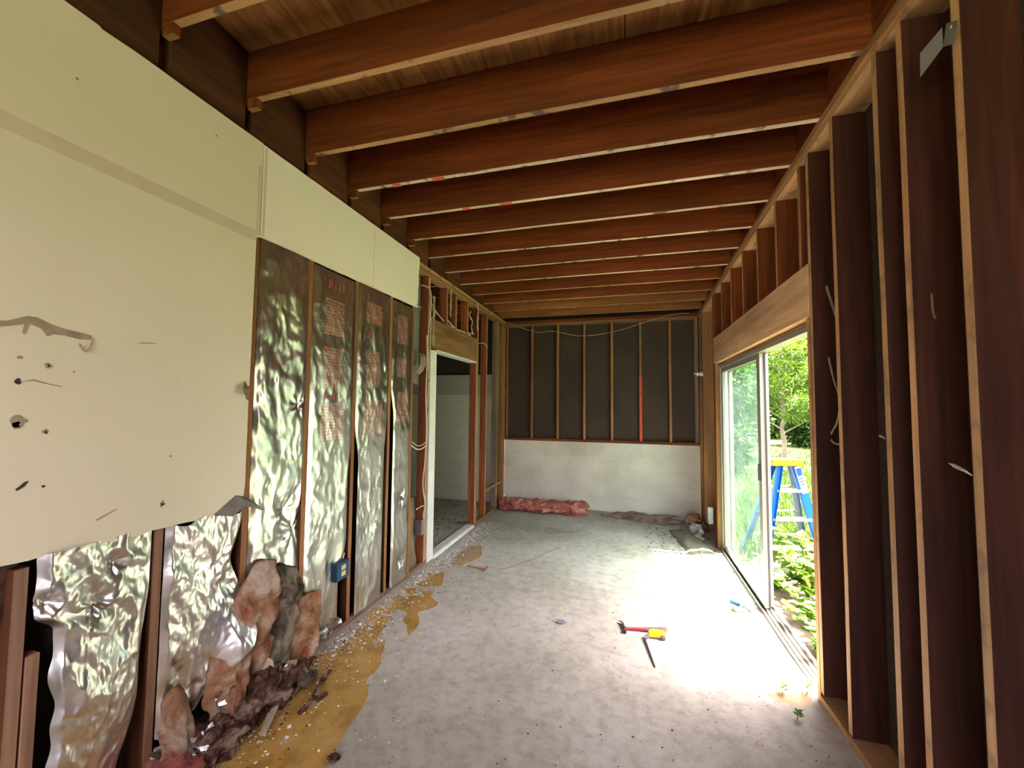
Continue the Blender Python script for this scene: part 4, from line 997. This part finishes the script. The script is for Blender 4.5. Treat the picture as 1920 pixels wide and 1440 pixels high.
cable('crooked white cable dropping beside the far short stud over the left doorway', [(XL+.005, 4.72, 2.70), (XL+.008, 4.66, 2.64), (XL+.008, 4.76, 2.58), (XL+.006, 4.74, 2.5), (XL+.006, 4.80, 2.42)], .006)
cable('white cable hanging down the far side of the left doorway header', [(XL+.006, 4.93, 2.84), (XL+.008, 4.96, 2.76), (XL+.006, 4.94, 2.6), (XL+.008, 4.96, 2.5)], .006, ceramic)
cable('cable sagging in front of the black panels at the top of the back wall', [(-1.86, 6.2, 2.86), (-1.7, 6.2, 2.80), (-1.53, 6.2, 2.736), (-1.32, 6.2, 2.677), (-1.17, 6.2, 2.685), (-1.03, 6.2, 2.673), (-.66, 6.2, 2.594), (-.19, 6.2, 2.64), (.26, 6.2, 2.762), (.6, 6.2, 2.85), (.85, 6.2, 2.865)], .006, cable_old)
cable('short wire sticking out near the first stud beyond the doorway', [(XL-.03, 5.10, 2.36), (XL+.01, 5.2, 2.37), (XL+.02, 5.32, 2.33)], .004)
cable('dark looped wire on the far left corner post', [(XL+.004, 6.12, 1.95), (XL+.01, 6.22, 1.8), (XL+.008, 6.2, 1.6), (XL+.006, 6.13, 1.5)], .006, cable_old)
cr = cable('grey cable dangling in a loop between right-wall studs left of the metal strap', [(1.044, 2.638, 2.45), (1.044, 2.593, 2.247), (1.044, 2.513, 2.079), (1.044, 2.42, 1.90), (1.05, 2.40, 1.70)], .007, cable_old)
cable('thin grey cable looping low between right-wall studs', [(1.05, 2.57, 2.21), (1.044, 2.633, 2.139), (1.044, 2.613, 1.955), (1.044, 2.538, 1.714), (1.044, 2.463, 1.572), (1.044, 2.498, 1.463), (1.044, 2.572, 1.389), (1.044, 2.545, 1.349), (1.05, 2.44, 1.348)], .005, cable_old)
# torn paper hanging along door studs on the left
for nm, lab, y, z0, z1, w in (('paper_fringe', 'ragged paper fringe hanging on the near end of the left doorway header', 3.70, 2.12, 2.62, .03), ('paper_fringe', 'ragged paper fringe hanging on the nearest short stud above the left doorway', 4.10, 2.50, 2.80, .02)):
    bm = bmesh.new(); n = 16; A = []
    for i in range(n+1):
        z = z0+(z1-z0)*i/n; o = 9*y
        A.append([bm.verts.new((XL+.006+.012*k+.01*noise.noise(Vector((i*.6, k, o))), y+(k-.5)*w*(1+noise.noise(Vector((i*.9, o, k))))+.014*noise.noise(Vector((i*.5, o, 3))), z)) for k in (0, .5, 1)])
    for P, Q in zip(A, A[1:]):
        for k in range(2): bm.faces.new((P[k], P[k+1], Q[k+1], Q[k]))
    bmesh.ops.solidify(bm, geom=bm.faces[:], thickness=.002)
    tag(link(nm, bm, kraft), lab, 'paper')
# porcelain knob insulator
ik = tag(empty('insulator', (XR-.03, 5.93, 1.98)), 'white porcelain knob insulator on the far right corner stud', 'insulator')
bm = bmesh.new(); addtube(bm, [(-.085, 0, 0), (-.05, 0, .002), (-.045, 0, 0)], [.006, .008, .02], 12); addtube(bm, [(-.045, 0, 0), (-.03, 0, 0)], .03, 14); addtube(bm, [(-.03, 0, 0), (-.008, 0, 0)], .018, 14); addtube(bm, [(-.008, 0, 0), (.028, 0, 0)], .032, 14); link('knob', bm, ceramic, ik, smooth=False)
bm = bmesh.new(); addtube(bm, [(.0, 0, .0), (-.0, -.01, .0)], .008, 8); link('nail_head', bm, steel, ik)
# metal strap near the top of the nearest stud
stp = tag(empty('metal_strap', (XR-.004, 1.52, 2.60)), 'bent grey metal strap nailed near the top of the nearest right-wall stud', 'strap')
bm = bmesh.new()
vs = [bm.verts.new(p) for p in ((-.005, -.03, .10), (-.005, .015, .13), (-.012, .02, .06), (-.012, -.025, .03))]; bm.faces.new(vs)
v2 = [bm.verts.new(p) for p in ((-.012, .02, .06), (-.012, .02, .125), (-.045, .065, .085), (-.05, .06, .0))]; bm.faces.new(v2)
bmesh.ops.solidify(bm, geom=bm.faces[:], thickness=.002); link('plate', bm, flat('bright_zinc', (.5, .54, .5), .35, .6), stp)
bm = bmesh.new(); addtube(bm, [(-.006, -.005, .10), (-.010, -.005, .10)], .005, 8); link('nail_head', bm, steel, stp)
# splinters and cobwebs caught on the right-hand studs
def splinter(label, a, b2, r):
    bm = bmesh.new(); a = Vector(a); b2 = Vector(b2)
    addtube(bm, [a, a+(b2-a)*.3+Vector((0, 0, .002)), a+(b2-a)*.7+Vector((0, 0, .003)), b2], [r*.2, r, r*.7, r*.3], 6)
    tag(link('splinter', bm, cob), label, 'splinter')
splinter('pale splinter reaching from the nearest stud at door-handle height', (XR+.02, 1.66, 1.355), (XR-.002, 1.535, 1.335), .006)
splinter('small pale splinter on the left side of the third nearest right-wall stud', (XR+.02, 2.04, 1.42), (XR-.002, 1.95, 1.41), .004)
tag(wire('dowel_stub', 'tan peg stuck on the dark side of a right-wall stud', [(XR+.05, 1.752, 1.93), (XR+.05, 1.75, 1.87), (XR+.055, 1.748, 1.84)], .004, flat('dark_peg', (.16, .11, .05), .9), 'peg'), None)

# ---------------------------------------------------------------- sliding glass door
dr = empty('door_1', (1.06, OY0, -.05)); dr['kind'] = 'structure'
def dpart(name, boxes, m, parent=dr, bv=.0015, label=None):
    bm = bmesh.new()
    for b in boxes: addbox(bm, b[0]-1.06, b[1]-1.06, b[2]-OY0, b[3]-OY0, b[4]+.05, b[5]+.05)
    if bv: bevel(bm, bv)
    o = link(name, bm, m, parent)
    if label: tag(o, label)
    return o
FX0, FX1 = 1.012, 1.10
dpart('door_frame', [(FX0, FX1, OY0-.004, OY0+.022, -.05, 2.01), (FX0, FX1, OY1-.055, OY1+.004, -.05, 2.01), (FX0, FX1, OY0+.022, OY1-.055, 1.975, 2.01)], alu)
tr = dpart('door_track', [(FX0-.02, FX1+.03, OY0+.024, OY1-.057, -.062, -.046)], alu)
dpart('track_rail', [(x, x+.005, OY0+.026, OY1-.059, -.0455, -.024) for x in (1.000, 1.030, 1.062, 1.095)], alu, tr, 0)
# fixed inner panel
fx = dpart('fixed_panel', [(1.022, 1.050, 3.69, 3.765, -.022, 1.972), (1.022, 1.050, 5.02, 5.09, -.022, 1.972), (1.022, 1.050, 3.766, 5.019, -.022, .035), (1.022, 1.050, 3.766, 5.019, 1.925, 1.972)], alu, label='aluminium framed inner panel')
dpart('glass_pane', [(1.034, 1.038, 3.760, 5.025, .03, 1.93)], glass, fx, 0)
dpart('weather_strip', [(1.0505, 1.062, 3.675, 3.689, -.02, 1.97)], alu_dark, fx, 0)
# sliding outer panel pushed open behind the fixed one
sl = dpart('sliding_panel', [(1.068, 1.094, 3.72, 3.785, -.022, 1.972), (1.068, 1.094, 4.93, 4.99, -.022, 1.972), (1.068, 1.094, 3.786, 4.929, -.022, .035), (1.068, 1.094, 3.786, 4.929, 1.925, 1.972)], alu, label='outer panel slid open')
dpart('glass_pane', [(1.079, 1.083, 3.78, 4.935, .03, 1.93)], glass, sl, 0)
dpart('door_pull', [(1.008, 1.0215, 3.71, 3.74, .95, 1.08)], alu_dark, fx)

# ---------------------------------------------------------------- outside
GZ = -.22
bm = bmesh.new(); n = 60
V = [[None]*(n+1) for _ in range(n+1)]
for i in range(n+1):
    for j in range(n+1):
        x = XR+RD+.04 + 60*(i/n)**1.6; y = -30 + 90*j/n
        V[i][j] = bm.verts.new((x, y, GZ + .05*noise.noise(Vector((x*.4, y*.4, 0))) + (.0 if x < 4 else .15*noise.noise(Vector((x*.1, y*.1, 2))))))
for i in range(n):
    for j in range(n): bm.faces.new((V[i][j], V[i+1][j], V[i+1][j+1], V[i][j+1])).smooth = True
tag(link('ground', bm, soil), kind='structure')
bm = bmesh.new(); addbox(bm, -40, XR+RD+.04, -40, YN-.1, -.3, -.06)
tag(link('ground', bm, flat('bounce_yard', (.15, .165, .09), .95, nscale=2, namt=.15)), kind='structure')  # unseen yard, its tone chosen to bounce daylight through the front opening
bm = bmesh.new(); fs = addprism(bm, smooth_outline([(1.14, 2.3), (1.14, 5.6), (1.6, 6.4), (2.5, 6.3), (2.6, 5.2), (2.1, 4.0), (1.8, 2.8)], 5, .1, 3), 'z', GZ-.04, GZ+.045)
bmesh.ops.triangulate(bm, faces=fs[:2])
tag(link('leaf_litter', bm, litter), 'bare patch of dry leaf litter outside the sliding door', 'leaf litter')
def soup(name, m, verts, faces, parent=None, loc=(0, 0, 0)):
    me = bpy.data.meshes.new(name); me.from_pydata(verts, [], faces); me.materials.append(m)
    o = bpy.data.objects.new(name, me); C.objects.link(o); o.location = loc
    if parent is not None: o.parent = parent
    return o
def grass(name, label, n, area, hmin, hmax, seed):
    R_ = random.Random(seed); V = []; F = []
    for i in range(n):
        x = area[0]+(area[1]-area[0])*R_.random()**1.0; y = area[2]+(area[3]-area[2])*R_.random()
        h = R_.uniform(hmin, hmax); w = .004+h*.035; a = R_.random()*6.28; l = h*R_.uniform(.1, .7); b0 = len(V); dx, dy = math.cos(a), math.sin(a)
        V += [(x-dy*w, y+dx*w, GZ-.01), (x+dy*w, y-dx*w, GZ-.01), (x+dx*l*.4+dy*w*.7, y+dy*l*.4-dx*w*.7, GZ+h*.6), (x+dx*l*.4-dy*w*.7, y+dy*l*.4+dx*w*.7, GZ+h*.6), (x+dx*l, y+dy*l, GZ+h)]
        F += [(b0, b0+1, b0+2, b0+3), (b0+3, b0+2, b0+4)]
    o = soup(name, grass_m, V, F); return tag(o, label, 'grass', kind='stuff')
grass('lawn_grass', 'green lawn grass beyond the stepladder', 16000, (1.9, 7.0, 5.0, 13.0), .05, .16, 1)
grass('lawn_grass', 'distant sunny lawn in front of the far bushes', 9000, (3.0, 11.0, 12.0, 22.0), .06, .16, 2)
grass('lawn_grass', 'tall weedy grass just outside the fixed door panel', 3000, (1.25, 2.6, 5.2, 9.0), .1, .35, 3)
def leaf(V, F, p, d, up, L_, w):
    s = d.cross(up).normalized()*w; b0 = len(V); n_ = s.cross(d).normalized()*w*.35
    V += [tuple(p), tuple(p+d*L_*.45+s+n_), tuple(p+d*L_), tuple(p+d*L_*.45-s+n_)]
    V.append(tuple(p+d*L_*.5)); 
    F += [(b0, b0+1, b0+4), (b0+1, b0+2, b0+4), (b0+2, b0+3, b0+4), (b0+3, b0, b0+4)]
def foliage_blob(V, F, c, r, n, L_, R_, seed, shell=.55):
    for i in range(n):
        d = Vector((R_.gauss(0, 1), R_.gauss(0, 1), R_.gauss(0, 1))).normalized()
        q = 1+.35*noise.noise(d*1.7+Vector((seed, seed, 0)))
        rr = (shell+(1-shell)*R_.random())*q
        p = Vector((c[0]+d.x*r[0]*rr, c[1]+d.y*r[1]*rr, c[2]+d.z*r[2]*rr))
        if p.z < GZ: continue
        dd = (d+Vector((R_.gauss(0, .6), R_.gauss(0, .6), R_.gauss(0, .6)-.2))).normalized()
        leaf(V, F, p, dd, Vector((R_.gauss(0, .5), R_.gauss(0, .5), 1)).normalized(), L_*R_.uniform(.7, 1.3), L_*.3)
def shrub(label, x, y, r, h, n, L_, m, seed, cat='bush', name='bush', trunk=True, blobs=6):
    R_ = random.Random(seed); root = tag(empty(name, (x, y, GZ)), label, cat, 'bushes and trees beyond the lawn')
    V = []; F = []
    for k in range(blobs):
        a = R_.random()*6.28; q = R_.random()**.6*.6; zz = h*(.12+.78*(k+.5)/blobs)
        foliage_blob(V, F, (r*q*math.cos(a), r*q*math.sin(a), zz+0), (r*.6, r*.6, h*.30), int(2.0*n)//blobs, L_*1.4, R_, seed+k)
    V = [(a, b, max(c, .0)) for a, b, c in V]
    soup('foliage', m, V, F, root)
    bm = bmesh.new()
    for k in range(4):
        a = R_.random()*6.28
        addtube(bm, smoothpath([(0.05*k, 0, -.02), (.1*math.cos(a)*r, .1*math.sin(a)*r, h*.3), (.35*math.cos(a)*r, .35*math.sin(a)*r, h*.7)], 4), [.06*h/4*(1-.07*i) for i in range(9)], 7)
    link('stem', bm, bark, root)
    return root
# the small sunlit tree in front of the door view
tx, ty = 5.1, 16.0
tr_ = tag(empty('tree', (tx, ty, GZ)), 'slender young tree with bright green leaves on the lawn beyond the ladder', 'tree')
bm = bmesh.new(); R_ = random.Random(5)
addtube(bm, smoothpath([(0, 0, -.05), (.03, 0, .6), (-.02, .02, 1.1), (.04, 0, 1.6), (0, .05, 2.6), (.05, 0, 4.0)], 4), [.085-.0035*i for i in range(21)], 8)
V = []; F = []
for k in range(26):
    z = 1.0+3.2*k/26; a = k*2.4; l = 1.45*(1-.25*k/26)
    e = Vector((math.cos(a)*l, math.sin(a)*l, z+.55+.25*R_.random()))
    addtube(bm, smoothpath([(0, 0, z-.1), (math.cos(a)*l*.5, math.sin(a)*l*.5, z+.35), tuple(e)], 4), [.028-.0028*i for i in range(9)], 6)
    for q in range(4):
        c = e*(.45+.2*q)+Vector((R_.gauss(0, .18), R_.gauss(0, .18), 0)); c.z = z+.3+.15*q+R_.gauss(0, .1)
        foliage_blob(V, F, c, (.38, .38, .26), 110, .115, R_, k+q, .2)
link('trunk', bm, bark, tr_); soup('foliage', leaf_a, V, F, tr_)
spec = [
 (3.4, 26.5, 2.05, 7.0, 5200, .20, leaf_b, 'dark tall tree behind the fixed door panel, farthest left of the far trees'),
 (8.3, 27.5, 2.15, 8.5, 6200, .20, leaf_a, 'pale green tree directly behind the slender young tree'),
 (13.3, 26.5, 2.1, 8.0, 5200, .20, leaf_b, 'dark tree at the right side of the door view'),
 (5.8, 32.0, 2.15, 9.5, 5200, .22, leaf_b, 'tall dark tree farthest back, in the gap left of the pale green tree'),
 (11.0, 32.5, 2.15, 9.5, 5200, .22, leaf_b, 'tall dark tree farthest back, in the gap right of the pale green tree'),
 (5.2, 21.5, 1.12, 2.3, 2600, .15, leaf_b, 'low dark bush at the lawn edge left of the young tree trunk'),
 (8.1, 21.9, 1.15, 2.4, 2800, .15, leaf_b, 'low dark bush at the lawn edge right of the young tree trunk'),
 (3.0, 19.4, 1.15, 3.4, 3000, .14, leaf_a, 'leafy green bush beyond the dusty glass, left of the young tree'),
 (2.2, 12.2, 1.0, 2.8, 3000, .12, leaf_b, 'leafy dark bush seen through the dusty glass beside the ladder'),
 (11.0, 21.0, 1.15, 2.2, 2600, .15, leaf_a, 'low bright bush at the lawn edge, right of the two dark low ones'),
]
for k, (x, y, r, h, n, L_, m, lab) in enumerate(spec): shrub(lab, x, y, r, h, n, L_, m, 100+k, 'tree' if h > 4 else 'bush', 'tree' if h > 4 else 'bush')
for k, (x, y) in enumerate(((9.8, 9.5), (10.5, 3.0), (10.0, -3.5), (11.5, 15.5))):  # out of view, put here so the foil bays mirror green
    shrub('unseen leafy tree added on the lawn to the right of the house, %s from the back' % ordn[k], x, y, 2.2, 5.5, 3600, .22, leaf_a if k % 2 else leaf_b, 140+k, 'tree', 'tree')
def weed(label, x, y, h, n, L_, seed, spread=.25):
    R_ = random.Random(seed); root = tag(empty('weed_plant', (x, y, GZ+.03)), label, 'weed', 'weeds outside the sliding door')
    V = []; F = []; bm = bmesh.new()
    for s in range(5):
        a = s*1.26+R_.random(); tip = Vector((math.cos(a)*spread, math.sin(a)*spread, h*R_.uniform(.7, 1)))
        path = smoothpath([(0, 0, 0), (tip.x*.3, tip.y*.3, tip.z*.5), tuple(tip)], 5); addtube(bm, path, .004, 5)
        for i, p in enumerate(path[2:]):
            for q in range(max(1, n//40)):
                d = Vector((R_.gauss(0, 1), R_.gauss(0, 1), R_.uniform(-.2, .5))).normalized(); leaf(V, F, Vector(p), d, Vector((0, 0, 1)), L_*R_.uniform(.6, 1.3), L_*.34)
    link('stem', bm, leaf_w, root); soup('leaves', leaf_w, V, F, root)
for k, (x, y, h, n, L_, s, lab) in enumerate((
  (1.55, 4.35, .62, 120, .13, .28, 'tallest leafy weed outside the door, in front of the ladder feet'),
  (1.42, 3.85, .42, 160, .10, .30, 'bushy weed outside the door beside the end of the fixed panel'),
  (1.32, 3.35, .36, 160, .09, .25, 'leafy weed leaning over the door track'),
  (1.72, 3.95, .50, 140, .12, .28, 'leafy weed behind the one by the door panel'),
  (1.30, 3.0, .30, 120, .08, .2, 'low weed outside the near end of the door track'),
  (1.95, 4.6, .45, 120, .11, .3, 'broad weed to the right of the ladder foot'),
  (1.35, 4.5, .30, 120, .09, .25, 'low weed seen through the bottom of the fixed panel'),
  (2.3, 5.6, .35, 120, .1, .3, 'weed growing in the lawn behind the ladder'))):
    weed(lab, x, y, h, n, L_, 60+k, s)
def floorweed(label, x, y, h, seed):
    R_ = random.Random(seed); root = tag(empty('weed_sprig', (x, y, fz(x, y))), label, 'weed', 'weed sprigs on the indoor floor by the door'); V = []; F = []; bm = bmesh.new()
    addtube(bm, [(0, 0, .001), (.01, .01, h*.7)], .002, 5)
    for i in range(9):
        a = i*2.4; leaf(V, F, Vector((.01, .01, h*(.3+.07*i))), Vector((math.cos(a), math.sin(a), .35)).normalized(), Vector((0, 0, 1)), .028, .010)
    link('stem', bm, leaf_w, root); soup('leaves', leaf_w, V, F, root)
floorweed('small green sprig on the sunlit floor corner, left one', .80, 2.62, .07, 1); floorweed('small green sprig under the near door jamb', .93, 2.66, .08, 2)
floorweed('small green sprig in the shade below the sunlit patch', .80, 2.42, .04, 3)

# stepladder
ld = tag(empty('stepladder', (1.66, 5.3, GZ+.02)), 'blue fibreglass stepladder with a yellow top standing on the lawn', 'ladder')
def W2(p): return Vector(p) - Vector((1.66, 5.3, GZ+.02))
def chan(name, a, b2, wdir, w, d, m, inner=None, parent=ld, label=None):
    """open channel rail from a to b2"""
    a, b2 = W2(a), W2(b2); ax = (b2-a).normalized(); wd = Vector(wdir); wd = (wd-ax*wd.dot(ax)).normalized(); dd = ax.cross(wd).normalized()
    bm = bmesh.new()
    def slab(c0, c1, h0, h1):
        v = []
        for p in (a, b2):
            for (s, t) in ((c0, h0), (c1, h0), (c1, h1), (c0, h1)): v.append(bm.verts.new(p+wd*s+dd*t))
        for f in ((0,1,2,3),(7,6,5,4),(0,4,5,1),(1,5,6,2),(2,6,7,3),(3,7,4,0)): bm.faces.new([v[i] for i in f])
    slab(-w/2, w/2, 0, .004); slab(-w/2, -w/2+.004, .004, d); slab(w/2-.004, w/2, .004, d)
    bmesh.ops.recalc_face_normals(bm, faces=bm.faces[:])
    o = link(name, bm, m, parent)
    if label: tag(o, label)
    return o
top = .94
FLt, FRt = (1.57, 5.06, top), (1.73, 5.10, top); FLb, FRb = (1.385, 4.99, GZ+.05), (2.03, 5.15, GZ+.05)
BLt, BRt = (1.53, 5.12, top), (1.70, 5.16, top); BLb, BRb = (1.32, 5.56, GZ+.05), (2.02, 5.74, GZ+.05)
chan('front_rail', FLt, FLb, (1, .25, 0), .062, .028, blue_rail)
rr = chan('front_rail', FRt, FRb, (1, .25, 0), .085, -.028, blue_rail)
chan('rear_rail', BLt, BLb, (1, .25, 0), .06, .028, blue_rail); chan('rear_rail', BRt, BRb, (1, .25, 0), .07, .028, blue_in_rail, label='grey-blue inner side of rear rail')
for a, nm in ((FLb, 0), (FRb, 1), (BLb, 2), (BRb, 3)):
    bm = bmesh.new(); c = W2(a); addbox(bm, c.x-.04, c.x+.04, c.y-.025, c.y+.035, -.04, .05); bevel(bm, .004); link('foot', bm, alu_dark, ld)
def lerp(a, b2, t): return tuple(a[i]+(b2[i]-a[i])*t for i in range(3))
for z in (.66, .36, .06):
    t = (top-z)/(top-GZ-.05); a, b2 = W2(lerp(FLt, FLb, t)), W2(lerp(FRt, FRb, t))
    bm = bmesh.new(); d = (b2-a).normalized(); s = Vector((-d.y, d.x, 0))
    v = []
    for p in (a+d*.01, b2-d*.01):
        for (q, h) in ((-.02, -.025), (.07, -.025), (.07, 0), (-.02, 0)): v.append(bm.verts.new(p+s*q+Vector((0, 0, h))))
    for f in ((0,1,2,3),(7,6,5,4),(0,4,5,1),(1,5,6,2),(2,6,7,3),(3,7,4,0)): bm.faces.new([v[i] for i in f])
    bmesh.ops.recalc_face_normals(bm, faces=bm.faces[:]); link('step', bm, alu, ld)
    a, b2 = W2(lerp(BLt, BLb, t)), W2(lerp(BRt, BRb, t)); bm = bmesh.new(); addtube(bm, [a, b2], .012, 8); link('rear_brace', bm, alu, ld)
bm = bmesh.new()
pts = [(-.165, -.075), (.165, -.075), (.15, .085), (-.15, .085)]
addprism(bm, pts, 'z', 0, .072); bevel(bm, .01, 2)
cp = link('top_cap', bm, yellow_cap, ld, tuple(W2((1.625, 5.10, .915)))); cp.rotation_euler = (0, 0, .25)
# label on the right front rail
a, b2 = W2(FRt), W2(FRb); ax = (b2-a).normalized(); wd = Vector((1, .25, 0)); wd = (wd-ax*wd.dot(ax)).normalized(); dd = ax.cross(wd).normalized()
side = -1 if dd.y > 0 else 1
def sticker(nm, t0, t1, w0, w1, m, off=.006):
    bm = bmesh.new(); q = dd*(side*off)
    if dd.y*side > 0: q = -q
    bm.faces.new([bm.verts.new(a+ax*t+wd*w+q) for t, w in ((t0, w0), (t0, w1), (t1, w1), (t1, w0))]); bmesh.ops.solidify(bm, geom=bm.faces[:], thickness=.0006)
    return link(nm, bm, m, ld)
sticker('sticker', .03, .32, -.035, .035, label_w, .0305)
sticker('sticker_print', .05, .13, -.028, .028, blue_tool, .0318)
for k in range(3): sticker('sticker_print', .155+.03*k, .168+.03*k, -.026, .022, blue_tool, .0318)
